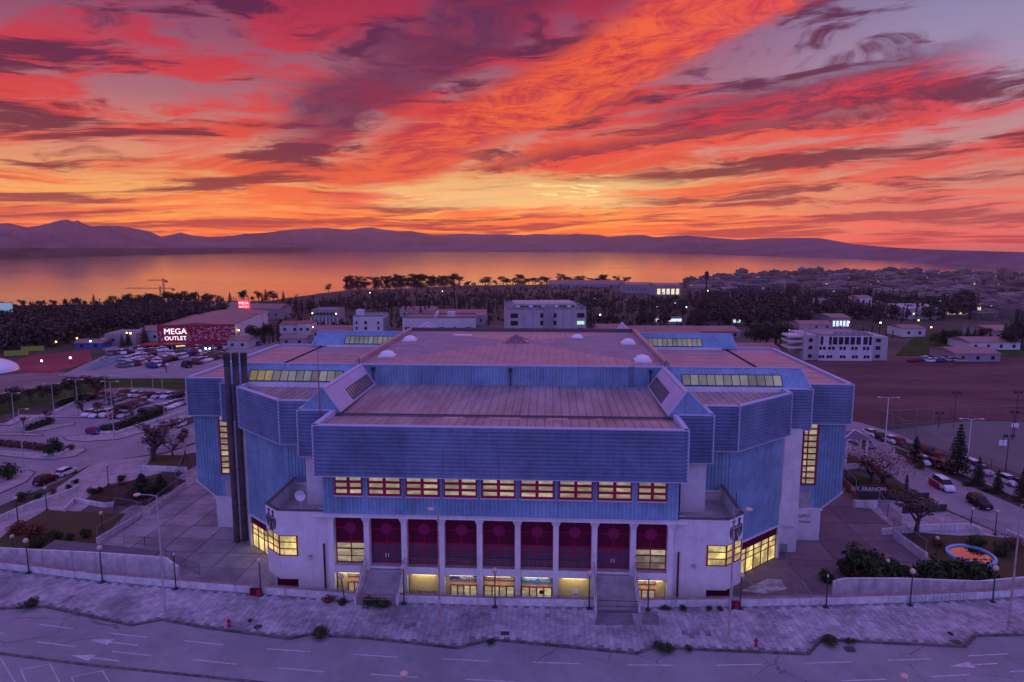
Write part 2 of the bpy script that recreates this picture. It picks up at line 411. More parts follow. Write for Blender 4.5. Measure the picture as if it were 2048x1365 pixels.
m_lobby=lit('lit_lobby_glass',(0.74,0.58,0.20),1.4,sc=(0.55,0.55,0.45),dark=0.6,det=5)
m_dimp=lit('dim_lit_pane',(0.42,0.36,0.26),0.5,sc=(0.6,0.6,1.0),dark=0.5)
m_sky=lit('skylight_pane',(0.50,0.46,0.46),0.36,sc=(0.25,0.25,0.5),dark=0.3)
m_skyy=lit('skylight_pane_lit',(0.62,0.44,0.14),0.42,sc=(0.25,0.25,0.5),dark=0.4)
m_skyr=mat('skylight_glass',(0.24,0.16,0.15),0.12,spec=0.9)
m_tube=mat('fluorescent_tube',(1.0,0.84,0.42),0.5,emit=12.0)
arena=thing('sports_arena','large blue ribbed metal sports arena with red framed lit windows and white columns','arena')
A=arena
def corr(a,b,z0,z1,n,pitch=0.45,amp=0.07,hor=False,zslant=0.0):
    """ribbed sheet from a to b (xy), ribs stand out along n"""
    mb=MB(); a=Vector((a[0],a[1],0)); b=Vector((b[0],b[1],0)); n=Vector((n[0],n[1],0)).normalized()
    L=(z1-z0) if hor else (b-a).length; k=max(1,round(L/pitch)); p=L/k; pr=[]
    for i in range(k):
        pr+=[(i*p,0),(i*p+0.18*p,amp),(i*p+0.62*p,amp),(i*p+0.8*p,0)]
    pr.append((L,0)); o=0
    for t,e in pr:
        if hor: mb.v+= [(a.x+n.x*e,a.y+n.y*e,z0+t),(b.x+n.x*e,b.y+n.y*e,z0+t)]
        else:
            q=a+(b-a)*(t/L)+n*e; mb.v+=[(q.x,q.y,z0+zslant*t/L),(q.x,q.y,z1)]
    for i in range(len(pr)-1): mb.f.append((2*i,2*i+2,2*i+3,2*i+1)); mb.m.append(0)
    return mb
def bar(mb,a,b,w,h,up=Vector((0,0,1))):
    """square-section bar from a to b"""
    a=Vector(a); b=Vector(b); d=(b-a).normalized(); s=d.cross(up)
    if s.length<1e-3: s=Vector((1,0,0))
    s=s.normalized()*(w/2); u=s.cross(d).normalized()*(h/2)
    vs=[p+i*s+j*u for p in (a,b) for i,j in ((-1,-1),(1,-1),(1,1),(-1,1))]
    return mb.add(vs,[(3,2,1,0),(4,5,6,7),(0,1,5,4),(1,2,6,5),(2,3,7,6),(3,0,4,7)])
ZT,ZB=23.1,16.6
YC=48.0
FAS=[((23,-1.2),(23,6.5)),((23,6.5),(27.8,6.5)),((27.8,6.5),(27.8,12)),((27.8,12),(32.6,12)),((32.6,12),(42.8,21)),((42.8,21),(42.8,24)),((42.8,24),(47,24)),((47,24),(47,28)),((47,28),(54.9,28)),((54.9,28),(54.9,YC))]
def onorm(a,b): d=Vector((b[0]-a[0],b[1]-a[1])); return Vector((d.y,-d.x))
def fascia(a,b,zb=ZB):
    n=onorm(a,b).normalized()
    L=math.hypot(b[0]-a[0],b[1]-a[1]); k=max(1,round(L/5.5))
    for i in range(k):
        g=.012/L; t0,t1=i/k+(g if i else 0),(i+1)/k-(g if i<k-1 else 0)
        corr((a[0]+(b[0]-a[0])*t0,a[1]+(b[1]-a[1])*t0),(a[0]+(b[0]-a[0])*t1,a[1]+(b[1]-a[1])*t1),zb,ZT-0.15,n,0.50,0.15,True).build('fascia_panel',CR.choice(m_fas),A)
    mb=MB(); A_=Vector((a[0],a[1],0)); B_=Vector((b[0],b[1],0)); N=Vector((n.x,n.y,0)); T=(B_-A_).normalized()*0.12
    # coping, lower lip and soffit
    for z,h,w0,w1 in ((ZT-0.12,0.16,-0.5,0.14),(zb-0.12,0.14,-0.9,0.12)):
        q=[A_+N*w1-T,B_+N*w1+T,B_+N*w0,A_+N*w0]
        mb.add([(p.x,p.y,z) for p in q]+[(p.x,p.y,z+h) for p in q],[(3,2,1,0),(4,5,6,7),(0,1,5,4),(1,2,6,5),(2,3,7,6),(3,0,4,7)])
    for p in (A_,B_): mb.box(p.x-0.1+N.x*.05,p.x+0.1+N.x*.05,p.y-0.1+N.y*.05,p.y+0.1+N.y*.05,zb,ZT-0.13)
    mb.add([(A_.x-N.x*.45,A_.y-N.y*.45,ZT-1.2),(B_.x-N.x*.45,B_.y-N.y*.45,ZT-1.2),(B_.x-N.x*.45,B_.y-N.y*.45,ZT-.1),(A_.x-N.x*.45,A_.y-N.y*.45,ZT-.1)],[(0,1,2,3)])
    mb.build('coping',m_trim,A)
fascia((-23,-1.2),(23,-1.2))
for s in (1,-1):
    for my in (0,1):
        for a,b in FAS:
            if my and a[0]<40 and a[1]<24 and False: continue
            a2=(s*a[0],2*YC-a[1] if my else a[1]); b2=(s*b[0],2*YC-b[1] if my else b[1])
            if s*(1-2*my)<0: a2,b2=b2,a2
            fascia(a2,b2)
fascia((23,2*YC+1.2),(-23,2*YC+1.2))
# lower walls behind the fascia
def ribwall(a,b,z0,z1,n=None,m=m_blue,pitch=0.5):
    L=math.hypot(b[0]-a[0],b[1]-a[1]); k=max(1,round(L/4.5)); n=n or onorm(a,b)
    for i in range(k):
        t0,t1=i/k,(i+1)/k
        corr((a[0]+(b[0]-a[0])*t0,a[1]+(b[1]-a[1])*t0),(a[0]+(b[0]-a[0])*t1,a[1]+(b[1]-a[1])*t1),z0,z1,n,pitch,0.11).build('wall_panel',CR.choice(m_blues) if m is m_blue else m,A)
def smooth_wall(a,b,z0,z1,th=0.4,m=m_white,name='wall'):
    return MB().wall(a,b,z0,z1,th).build(name,m,A)
for s in (1,-1):
    def w(fn,a,b,*k,**kw):
        a=(s*a[0],a[1]); b=(s*b[0],b[1])
        if s<0: a,b=b,a
        return fn(a,b,*k,**kw)
    w(smooth_wall,(24.0,7.4),(27.3,7.4),ZP,ZB+0.2,3)            # white pillar
    w(ribwall,(27.3,12.9),(32.2,12.9),9.6,ZB+0.2)
    w(ribwall,(32.2,12.9),(42.1,21.5),2.15,ZB+0.2)
    w(smooth_wall,(42.1,23.2),(45.6,23.2),ZP,ZB+0.2,4)
    w(smooth_wall,(42.1,21.5),(42.1,23.2),ZP,ZB+0.2,0.3)
    w(ribwall,(50.2,28.7),(51.2,28.7),2.1,ZB+0.2)
    a_,b_=((51.2,28.7),(54.4,28.7)) if s>0 else ((-54.4,28.7),(-51.2,28.7))
    corr(a_,b_,2.1 if s>0 else 4.9,ZB+.2,(0,-1),.5,.11,False,2.8 if s>0 else -2.8).build('wall_panel',m_blues[1],A)
    mb=MB(); bar(mb,(s*51.2,28.6,2.03),(s*54.5,28.6,4.85),.3,.14); bar(mb,(s*54.5,28.6,4.85),(s*54.5,66,4.85),.3,.14); mb.build('ledge',m_white,A)
    MB().quad((s*51.2,28.75,2.1),(s*54.4,28.75,4.9),(s*54.4,66,4.9),(s*51.2,66,2.1)).build('soffit',m_white,A)
    w(ribwall,(54.4,28.7),(54.4,2*YC-34),4.9,ZB+0.2)
    w(ribwall,(45.6,28.7),(47.6,28.7),2.1,ZB+0.2)
    w(smooth_wall,(45.6,27.2),(45.6,29.0),ZP,ZB,0.3)
    w(smooth_wall,(46.0,28.0),(51.0,28.0),ZP,2.0,1.0); w(smooth_wall,(50.9,29.02),(50.9,2*YC-34),ZP,1.94,0.4)
    w(smooth_wall,(47.4,28.69),(50.4,28.69),2.1,6.1,0.3,m_blue)
    # ledge under the blue wall of the side wing
    MB().prism([(s*46.2,27.9),(s*51.3,27.9),(s*51.3,29),(s*46.2,29)],1.95,2.12).build('ledge',m_white,A)
    # back half, plain
    for a,b in (((54.2,62),(42,66)),((42,74),(32,83)),((32,83),(27,83)),((27,88),(-0.1,96.3))): w(ribwall,a,b,ZP,ZB+0.2)
    # tall window strip beside the white pillar
    win=MB(); x0,x1=47.7,50.1; z0,z1=6.2,ZB
    fr=[(x0,x0+.22),(x0+.72,x0+.92),(x1-.25,x1)]
    for a,b in fr: win.box(min(s*a,s*b),max(s*a,s*b),28.5,28.68,z0,z1)
    rows=10; hz=(z1-z0)/rows
    for r in range(rows+1):
        z=z0+r*hz; win.box(min(s*x0,s*x1)+.01,max(s*x0,s*x1)-.01,28.51,28.67,z-.14,z+.14)
    wo_=win.build('tall_window',m_red,A)
    for r in range(rows):
        for a,b in ((x0+.22,x0+.72),(x0+.92,x1-.25)):
            MB().box(min(s*a,s*b),max(s*a,s*b),28.62,28.66,z0+r*hz+.14,z0+(r+1)*hz-.14).build('pane',m_pane,wo_)
# solid cores so that no light leaks through
MB().box(-22.2,22.2,1.6,97,ZP,22).build('core',m_conc,A)
MB().prism([(-22.2,13.2),(-32.1,13.3),(-42.0,21.9),(-45.4,27),(-47.5,29),(-54,29.2),(-54,61),(-42,74),(-32,82),(-22.2,90)],5,22).build('core',m_conc,A)
MB().prism([(22.2,13.2),(32.1,13.3),(42.0,21.9),(45.4,27),(47.5,29),(54,29.2),(54,61),(42,74),(32,82),(22.2,90)],5,22).build('core',m_conc,A)
for s in (1,-1): MB().prism([(s*22.2,13.2),(s*30,13.2),(s*34.2,16.2),(s*41.0,22.3),(s*45.4,27.4),(s*50.5,29),(s*50.5,61),(s*22.2,90)],ZP,5).build('core',m_conc,A)
# ------------------------------------------------------------------ front: window band
ribwall((-22.4,-0.25),(22.4,-0.25),11.4,ZB+0.2,(0,-1))
MB().box(-22.4,22.4,-0.24,1.0,11.35,ZB).build('wall',m_conc,A)
for s in (1,-1): MB().wall((s*22.4,-0.25) if s>0 else (-22.4,8),(s*22.4,8) if s>0 else (-22.4,-0.25),11.4,ZB,0.3).build('wall',m_blue,A)
MB().box(-23.4,23.4,-1.05,1.2,11.1,11.34).build('ledge',m_white,A)
CX=[-21.4,-16.8,-12.0,-7.2,-2.4,2.4,7.2,12.0,16.8,21.4]
for i in range(9):
    c=(CX[i]+CX[i+1])/2+ (0.1 if i==0 else -0.1 if i==8 else 0); hw=1.78 if i in (0,8) else 2.1
    z0,z1=13.85,16.55; mb=MB()
    xs=[c-hw,c,c+hw]
    for x,t in ((c-hw+.09,.09),(c,.2),(c+hw-.09,.09)): mb.box(x-t,x+t,-0.5,-0.30,z0,z1)
    for r in range(4):
        z=z0+.1+(z1-z0-.2)*r/3; mb.box(c-hw+.005,c+hw-.005,-0.49,-0.305,z-.16,z+.16)
    o=mb.build('window',m_red,A)
    MB().box(c-hw-.12,c+hw+.12,-0.52,-0.31,z0-.22,z0-.05).build('sill',m_trim,o)
    for r in range(3):
        za=z0+.1+(z1-z0-.2)*r/3+.16; zb_=z0+.1+(z1-z0-.2)*(r+1)/3-.16
        for a,b in ((c-hw+.18,c-.2),(c+.2,c+hw-.18)): MB().box(a,b,-0.38,-0.36,za,zb_).build('pane',m_pane,o)
# ------------------------------------------------------------------ front: columns, panels, doors
cap=MB()
for x in CX:
    mb=MB().box(x-.34,x+.34,-0.75,0.6,-0.3,10.35)
    # flared head
    mb.add([(x-.34,-0.75,10.35),(x+.34,-0.75,10.35),(x+.34,0.6,10.35),(x-.34,0.6,10.35),(x-.62,-0.98,11.09),(x+.62,-0.98,11.09),(x+.62,.6,11.09),(x-.62,.6,11.09)],[(0,1,5,4),(1,2,6,5),(2,3,7,6),(3,0,4,7)])
    mb.build('column',m_white,A)
def panelframe(x0,x1,z0,z1,y,mb,t=.12,d=.14): 
    mb.box(x0,x0+t,y-d,y,z0,z1); mb.box(x1-t,x1,y-d,y,z0,z1); mb.box(x0+t,x1-t,y-d+.004,y-.004,z1-t,z1); mb.box(x0+t,x1-t,y-d+.004,y-.004,z0,z0+t)
def text(body,size,loc,m,parent,rx=PI/2,rz=0.0,name='lettering',ext=0.01,ax='CENTER'):
    cu=bpy.data.curves.new(name,'FONT'); cu.body=body; cu.size=size; cu.extrude=ext; cu.align_x=ax; cu.align_y='CENTER'; cu.materials.append(m); cu.resolution_u=3
    t=bpy.data.objects.new(name,cu); me=bpy.data.meshes.new_from_object(t); bpy.data.objects.remove(t)
    me.materials.clear(); me.materials.append(m)
    o=link(name,me,parent,loc); o.rotation_euler=(rx,0,rz); return o
def door(x0,x1,z0,z1,y,pm,parent,leaves=4,name='door'):
    mb=MB(); panelframe(x0,x1,z0,z1,y,mb,.12,.16); wl=(x1-x0-.24)/leaves
    for k in range(1,leaves): mb.box(x0+.12+k*wl-.09,x0+.12+k*wl+.09,y-.15,y-.01,z0+.12,z1-.12)
    o=mb.build(name,m_red,parent)
    for k in range(leaves):
        MB().box(x0+.12+k*wl+.09*(k>0),x0+.12+(k+1)*wl-.09*(k<leaves-1),y-.06,y-.03,z0+.12,z1-.12).build('pane',pm,o)
        if k in (1,2): MB().box(x0+.12+k*wl+(wl-.22 if k==1 else .12),x0+.12+k*wl+(wl-.14 if k==1 else .2),y-.22,y-.151,z0+.8,z0+1.3).build('handle',m_dome,o)
    return o
YU=0.35
for i in range(9):
    x0,x1=CX[i]+.34,CX[i+1]-.34; c=(x0+x1)/2
    MB().box(x0,x1,YU,YU+.3,7.35,11.08).build('facade_panel',m_dred,A)
    mb=MB(); panelframe(x0,x1,7.35,11.0,YU-.004,mb,.1,.1); mb.box(x0+.1,x1-.1,YU-.07,YU-.006,9.14,9.24); mb.box(c-.05,c+.05,YU-.075,YU-.008,7.46,8.3); mb.box(c-.045,c+.045,YU-.075,YU-.008,10.05,10.9)
    mb.build('panel_frame',m_red,A)
    mb=MB(); n=24; mb.add([(c+.76*math.cos(2*PI*k/n),YU-.13,9.25+.76*math.sin(2*PI*k/n)) for k in range(n)]+[(c+.76*math.cos(2*PI*k/n),YU-.01,9.25+.76*math.sin(2*PI*k/n)) for k in range(n)],[tuple(range(n))]+[(k,(k+1)%n,n+(k+1)%n,n+k) for k in range(n)])
    mb.build('disc',m_disc,A)
    if i in (1,7):
        d=door(x0,x1,4.62,7.3,YU,m_glassd,A)
    else:
        lp={0:m_pane,8:m_dimp}.get(i,m_glassd); mb=MB(); panelframe(x0,x1,4.55,7.33,YU-.003,mb,.13,.16); mb.box(c-.07,c+.07,YU-.15,YU-.01,4.68,7.2)
        mb.box(x0+.13,x1-.13,YU-.155,YU-.012,6.35,6.52)
        if i in (0,8): mb.box(x0+.13,x1-.13,YU-.15,YU-.012,5.42,5.5)
        o=mb.build('window',m_red,A)
        for a,b in ((x0+.13,c-.07),(c+.07,x1-.13)):
            for k,(za,zb_) in enumerate(((4.68,5.42),(5.5,6.35),(6.52,7.2))):
                MB().box(a,b,YU-.05,YU-.02,za,zb_).build('pane',lp if not(i==8 and k==2) else m_pane,o)
        if i not in (0,8):
            mb=MB()
            for z in (4.85,5.15,5.45,5.75): bar(mb,(x0,-.45,z),(x1,-.45,z),.04,.04)
            for k in range(1,4): bar(mb,(x0+(x1-x0)*k/4,-.45,4.55),(x0+(x1-x0)*k/4,-.45,5.8),.04,.04)
            mb.build('railing',m_rail,A)
    MB().box(x0,x1,-0.62,2.6,3.5,4.5).build('floor_slab',m_white,A)
    MB().box(x0,x1,-0.6,0.85,4.5,4.53).build('balcony_floor',m_conc,A)
    if i in (1,7): continue
    # ground floor recess
    MB().box(x0-.3,x1+.3,.38,.55,-0.3,3.49).build('back_wall',m_cream,A)
    for xx in (x0,x1): MB().box(xx-.02 if xx==x0 else xx-.0,xx+.0 if xx==x0 else xx+.02,-.1,.37,-0.3,3.48).build('side_wall',m_cream,A)
    lamp=MB().box(c-1.5,c+1.5,-0.4,-0.25,3.38,3.47).build('ceiling_lamp',m_tube,A)
    Yg=.37
    num={0:'11',3:'12',4:'13',5:'14',8:'15'}.get(i)
    if num:
        a,b=(c-.6,x1-.05) if i==0 else (x0+.05,c+.75) if i==8 else (x0+.55 if i==3 else x0+.1,x1-.1)
        d=door(a,b,-0.25,1.85,Yg,m_pane,A,3 if i in (0,8) else 4)
        pl=MB().box(c-.16,c+.16,Yg-.04,Yg-.003,2.02,2.3).build('number_plate',m_wpaint,A)
        text(num,.3,(c,Yg-.05,2.16),m_black,pl)
        if i in (0,4,8):
            mb=MB(); panelframe(a,b,2.5,3.2,Yg,mb,.1,.12); mb.box((a+b)/2-.07,(a+b)/2+.07,Yg-.11,Yg-.004,2.6,3.1); o=mb.build('transom_window',m_red,A)
            for u0,u1 in ((a+.1,(a+b)/2-.07),((a+b)/2+.07,b-.1)): MB().box(u0,u1,Yg-.05,Yg-.02,2.6,3.1).build('pane',m_pane if i!=4 else m_dimp,o)
    if i==3:
        o=MB().box(x0+.5,x1-.05,Yg-.16,Yg-.003,2.42,3.2).build('shop_sign',m_navy,A)
        text('Pest Control',.42,(x1-1.15,Yg-.18,2.84),m_wpaint,o); text('• Απεντομώσεις  • Μυοκτονίες  • Απολυμάνσεις',.15,((x0+x1)/2+.35,Yg-.18,2.53),m_wpaint,o)
    if i==5:
        o=MB().box(x0+.05,x1-.05,Yg-.16,Yg-.003,2.38,3.2).build('shop_sign',m_bsign,A)
        text('Activel',.62,(x0+1.1,Yg-.18,2.92),m_wpaint,o)
        k=MB(); rnd=random.Random(3)
        for _ in range(26):
            u0=x1-1.75+rnd.random()*1.35; v0=2.42+rnd.random()*.5; k.box(u0,u0+.05+rnd.random()*.2,Yg-.175,Yg-.165+_*.0002,v0,v0+.03+rnd.random()*.12)
        k.build('sign_print',mat('sign_print_tan',(0.55,0.45,0.30),0.6),o)
        mb=MB(); n=20
        mb.add([(c+.62+.3*math.cos(2*PI*q/n),Yg-.09,1.1+.3*math.sin(2*PI*q/n)) for q in range(n)],[tuple(range(n))]); mb.build('round_sticker',m_black,A)
    if i==6:
        o=MB().box(c-.3,c+.6,Yg-.05,Yg-.003,0.2,1.55).build('poster',m_wpaint,A); MB().box(c-.25,c+.55,Yg-.062,Yg-.053,0.25,.5).build('poster_print',m_red,o); MB().box(c-.2,c+.5,Yg-.062,Yg-.053,0.85,.95).build('poster_print',m_dark,o)
    if i==2:
        text('GATE4 PAOK',.62,(c-.3,Yg-.02,.62),m_dark,A,name='graffiti')
# ------------------------------------------------------------------ white corner blocks with the crest
def eagle():
    """flat double-headed eagle with closed wings, about 1 wide and 1.5 high"""
    mb=MB()
    def sym(poly,y0=-.03,y1=0.0):
        for s in (1,-1):
            p=[(s*x,z) for x,z in poly]; n=len(p)
            mb.add([(x,y0,z) for x,z in p]+[(x,y1,z) for x,z in p],[tuple(range(n)),tuple(range(n,2*n))]+[(k,(k+1)%n,n+(k+1)%n,n+k) for k in range(n)])
    sym([(.02,.34),(.10,.36),(.15,.46),(.15,.58),(.10,.68),(.12,.78),(.20,.84),(.30,.80),(.40,.70),(.30,.70),(.27,.62),(.29,.50),(.27,.38),(.20,.28),(.12,.24),(.02,.24)])
    sym([(.34,.40),(.44,.34),(.49,.20),(.50,.0),(.48,-.22),(.43,-.42),(.36,-.55),(.39,-.35),(.41,-.1),(.41,.12),(.38,.26),(.30,.34)])
    sym([(.26,.28),(.34,.22),(.37,.05),(.36,-.2),(.31,-.48),(.24,-.62),(.27,-.4),(.29,-.15),(.28,.05),(.23,.18)])
    sym([(.16,.22),(.22,.12),(.24,-.1),(.22,-.4),(.15,-.62),(.17,-.3),(.16,-.02),(.11,.12)])
    sym([(.02,.2),(.09,.14),(.11,-.1),(.09,-.36),(.12,-.6),(.2,-.72),(.12,-.76),(.02,-.74)])
    return mb
eag=eagle().mesh('eagle_crest',m_black)
for s in (1,-1):
    P=[(s*21.74,-0.12),(s*28.5,-0.12),(s*30.95,2.1),(s*30.95,11.6)]
    Pr=P if s>0 else P[::-1]
    zb=2.2; zt=11.45
    def W(a,b,z0,z1,th=.35,m=m_white,name='wall'):
        a=(s*a[0],a[1]); b=(s*b[0],b[1])
        if s<0: a,b=b,a
        return MB().wall(a,b,z0,z1,th).build(name,m,A)
    W((21.74,-.12),(25.9,-.12),-.3,zt); W((25.9,-.12),(28.5,-.12),zb,5.35); W((25.9,-.12),(28.5,-.12),8.15,zt)
    W((28.5,-.12),(30.95,2.1),zb,5.35); W((28.5,-.12),(30.95,2.1),8.15,zt)
    W((30.95,2.1),(30.95,12.4),zb,zt); W((25.9,-.118),(26.1,-.118),-.3,zb)
    MB().prism([(s*21.8,.3),(s*28.3,.25),(s*30.6,2.3),(s*30.6,12.3),(s*21.8,12.3)],9.1,9.35).build('terrace_floor',m_conc,A)
    MB().prism([(s*26.0,-.05),(s*28.45,-.05),(s*30.85,2.2),(s*30.85,11),(s*26.0,11)],zb,zb+.12).build('soffit',m_white,A)
    MB().box(min(s*26.1,s*29.3),max(s*26.1,s*29.3),0.9,1.1,-.3,zb).build('panel',m_dred,A)
    MB().box(min(s*24.3,s*30.8),max(s*24.3,s*30.8),12.2,12.88,9.2,10.6).build('terrace_wall',m_white,A)
    MB().box(min(s*24.3,s*30.8),max(s*24.3,s*30.8),11.9,12.19,10.6,10.75).build('terrace_ledge',m_white,A)
    MB().box(min(s*23,s*29.8),max(s*23,s*29.8),1.2,1.4,ZP,9).build('core',m_white,A)
    # coping
    for a,b in (((21.74,-.12),(28.5,-.12)),((28.5,-.12),(30.95,2.1)),((30.95,2.1),(30.95,12.4))):
        d=(Vector(b)-Vector(a)).normalized(); n=Vector((d.y,-d.x))*.06; a=Vector(a)+n; b=Vector(b)+n
        W(a,b,zt,zt+.1,.5,m_gut,'coping')
    # corner window: front and splayed face
    for a,b,nn in (((26.1,-.12),(28.42,-.12),1),((28.5,-.08),(30.9,2.08),2)):
        a=Vector((s*a[0],a[1],0)); b=Vector((s*b[0],b[1],0)); d=(b-a)/1; u=d.normalized(); n_=Vector((u.y,-u.x,0)) if s>0 else Vector((-u.y,u.x,0)); mb=MB(); L=d.length
        for k in range(nn+1):
            p=a+u*(L*k/nn)+n_*(-.1); mb.obox(p,u,None,.09,.07,5.35,8.15)
        for z in (5.42,6.3,7.2,8.08): mb.obox(a+u*(L/2)-n_*.1,u,None,L/2,.055,z-.06,z+.06)
        o=mb.build('corner_window',m_red,A)
        for k in range(nn):
            for z0,z1 in ((5.48,6.24),(6.36,7.14),(7.26,8.02)):
                MB().obox(a+u*(L*(k+.5)/nn)-n_*.13,u,None,L/nn/2-.09,.015,z0,z1).build('pane',m_lobby,o)
    # crest on the splayed face
    a=Vector((s*28.5,-.12,0)); b=Vector((s*30.95,2.1,0)); u=(b-a).normalized(); n_=Vector((u.y,-u.x,0)) if s>0 else Vector((-u.y,u.x,0))
    ctr=(a+b)/2
    o=MB().obox(ctr+n_*.03,u,None,1.45,.03,8.3,11.3).build('crest_board',m_wpaint,A)
    e=link('eagle_crest',eag,o,(ctr.x+n_.x*.07,ctr.y+n_.y*.07,9.72)); e.rotation_euler=(0,0,math.atan2(n_.x,-n_.y)); e.scale=(2.7,1,1.8)
    # red drain pipe, lamp bracket
    MB().tube([(s*22.5,-.28,0),(s*22.5,-.28,7.2)],.12,8).build('drain_pipe',m_dred,A)
    mb=MB().box(s*24.4-.25,s*24.4+.05,-.42,-.13,5.3,5.6); mb.tube([(s*24.4+.2,-.3,5.7),(s*24.4+.2,-.3,5.0)],.06); mb.build('wall_fixture',m_conc,A)
# satellite dish on the left terrace
mb=MB().tube([(-26.6,3.2,9.35),(-26.6,3.2,11.9)],.05); mb.add([(-26.6+.75*math.cos(2*PI*k/20),3.0-.05*math.sin(2*PI*k/20),12.3+.75*math.sin(2*PI*k/20)) for k in range(20)]+[(-26.6,3.25,12.3)],[(k,(k+1)%20,20) for k in range(20)])
dish=mb.build('satellite_dish',m_dome); tag(dish,'round white satellite dish on the left terrace beside the crest','dish')
# ------------------------------------------------------------------ splayed ground-floor glass (left and right lobby)
for s in (1,-1):
    a=Vector((s*31.0,11.85,0)); b=Vector((s*41.6,21.1,0)); u=(b-a).normalized(); n_=Vector((u.y,-u.x,0)) if s>0 else Vector((-u.y,u.x,0)); L=(b-a).length
    cut=1.0
    MB().obox((a+b)/2+n_*.12,u,None,L/2+.3,.22,1.95,2.14).build('ledge',m_white,A)
    MB().obox((a+b)/2+n_*.02,u,None,L/2,.08,0.75,1.94).build('lintel_panel',m_dred,A)
    MB().obox(b+u*.25+n_*.05,u,None,.28,.35,ZP,1.94).build('end_post',m_white,A)
    mb=MB(); nn=7
    for k in range(nn+1): mb.obox(a+u*(L*k/nn),u,None,.1,.09,ZP,0.74)
    for z in (ZP+.1,-1.0,-.1,.68): mb.obox((a+b)/2,u,None,L/2,.06,z-.06,z+.06)
    o=mb.build('lobby_glazing',m_red,A)
    for k in range(nn):
        for z0,z1 in ((ZP+.16,-1.06),(-.94,-.16),(-.04,.62)):
            MB().obox(a+u*(L*(k+.5)/nn)-n_*.03,u,None,L/nn/2-.1,.02,z0,z1).build('pane',m_lobby,o)
# ------------------------------------------------------------------ arena roofs
def roofpanels(x0,x1,y0,y1,z0,z1,w,m,name='roof_panel',axis='x'):
    """standing-seam roof: each sheet its own piece, sharing one mesh"""
    n=round((x1-x0)/w); w=(x1-x0)/n
    mb=MB(); 
    mb.add([(0.02,0,z0),(w-.02,0,z0),(w-.02,y1-y0,z1),(0.02,y1-y0,z1)],[(0,1,2,3)])
    mb.add([(0.0,0,z0),(.05,0,z0+.09),(.05,y1-y0,z1+.09),(0,y1-y0,z1)],[(0,1,2,3)]); mb.add([(.05,0,z0+.09),(.1,0,z0),(.1,y1-y0,z1),(.05,y1-y0,z1+.09)],[(0,1,2,3)])
    me=mb.mesh(name,m)
    for k in range(n): link(name,me,A,(x0+k*w,y0,0))
roofpanels(-22.6,22.6,7.1,26,22.35,22.75,1.13,m_roof); roofpanels(-22.6,22.6,-0.75,6.5,22.75,22.35,1.13,m_roof)
MB().box(-22.4,22.4,6.5,7.1,22.0,22.34).build('gutter',m_gut,A)
mb=MB(); bar(mb,(-22.3,6.6,22.62),(22.3,6.6,22.62),.16,.2); mb.build('gutter_pipe',m_gut,A)
for x,l in ((-6.5,2.6),(.4,4.2),(7.4,2.6),(12.8,.9)):
    MB().box(x-l/2,x+l/2,5.75,6.25,22.39,22.45).build('roof_light',mat('roof_light_pink',(0.80,0.50,0.45),0.25,spec=0.8),A)
# central block
for a,b in (((-25,26),(25,26)),((25,26),(25,70)),((25,70),(-25,70)),((-25,70),(-25,26))): ribwall(a,b,22.3,26.0)
MB().box(-24.9,24.9,26.1,69.9,21,25.8).build('core',m_conc,A)
MB().box(-25.1,25.1,25.82,26.14,25.9,26.12).build('coping',m_trim,A)
for x in (-25,25): MB().box(x-.35,x+.35,26.15,70.3,25.7,26.75).build('parapet',m_roof2,A)
MB().box(-24.6,24.6,69.6,70.3,25.7,26.8).build('parapet',m_gut,A)
apx=(0,47,27.0)
cor=[(-24.6,26.15,26.05),(24.6,26.15,26.05),(24.6,69.6,26.05),(-24.6,69.6,26.05)]
mids=[(-24.6,47,26.05),(0,26.15,26.05)]
for q in range(4):
    p0,p1=Vector(cor[q]),Vector(cor[(q+1)%4]); ap=Vector(apx)
    # flat outer roof with a four-sided pyramid rising from the mid-edges: one triangle per side, seams running up the slope
    n=40; me=MB(); inn=(Vector((0,47,26.05))-(p0+p1)/2).normalized()
    for k in range(n):
        t0,t1=k/n,(k+1)/n; a=p0.lerp(p1,t0); b=p0.lerp(p1,t1)
        def top(t): 
            e=min(t,1-t)*2; return p0.lerp(p1,t).lerp(ap,1.0) if False else (p0+(ap-p0)*(2*t) if t<=.5 else p1+(ap-p1)*(2*(1-t)))
        def pt(t):
            q_=top(t); return q_
        d=MB().add([a,b,pt(t1),pt(t0)],[(0,1,2,3)] if k not in (0,n-1) else ([(0,1,2)] if k==0 else [(0,1,3)]))
        s0=a; s1=pt(t0)
        if (s1-s0).length>.5:
            side=(p1-p0).normalized()*.05; up=Vector((0,0,.09))
            d.add([s0-side,s0+up,s1+up,s1-side],[(0,1,2,3)]); d.add([s0+up,s0+side,s1+side,s1+up],[(0,1,2,3)])
        d.build('roof_panel',m_roof2,A)
r=2.3
mb=MB(); b=[(-r,47-r,26.95),(r,47-r,26.95),(r,47+r,26.95),(-r,47+r,26.95)]; mb.add(b+[(0,47,28.2)],[(0,1,4),(1,2,4),(2,3,4),(3,0,4)])
o=mb.build('roof_lantern',m_glassd,A)
mb=MB()
for k in range(4): bar(mb,b[k],(0,47,28.25),.16,.16); bar(mb,b[k],b[(k+1)%4],.25,.2)
for k in range(1,4): bar(mb,(-r+2*r*k/4,47-r,27.0),(0 if k==2 else (-r+2*r*k/4)*.5,47-r*(.0 if k==2 else .5),28.2 if k==2 else 27.6),.08,.08)
mb.build('lantern_frame',mat('lantern_copper',(0.35,0.17,0.15),0.5),o)
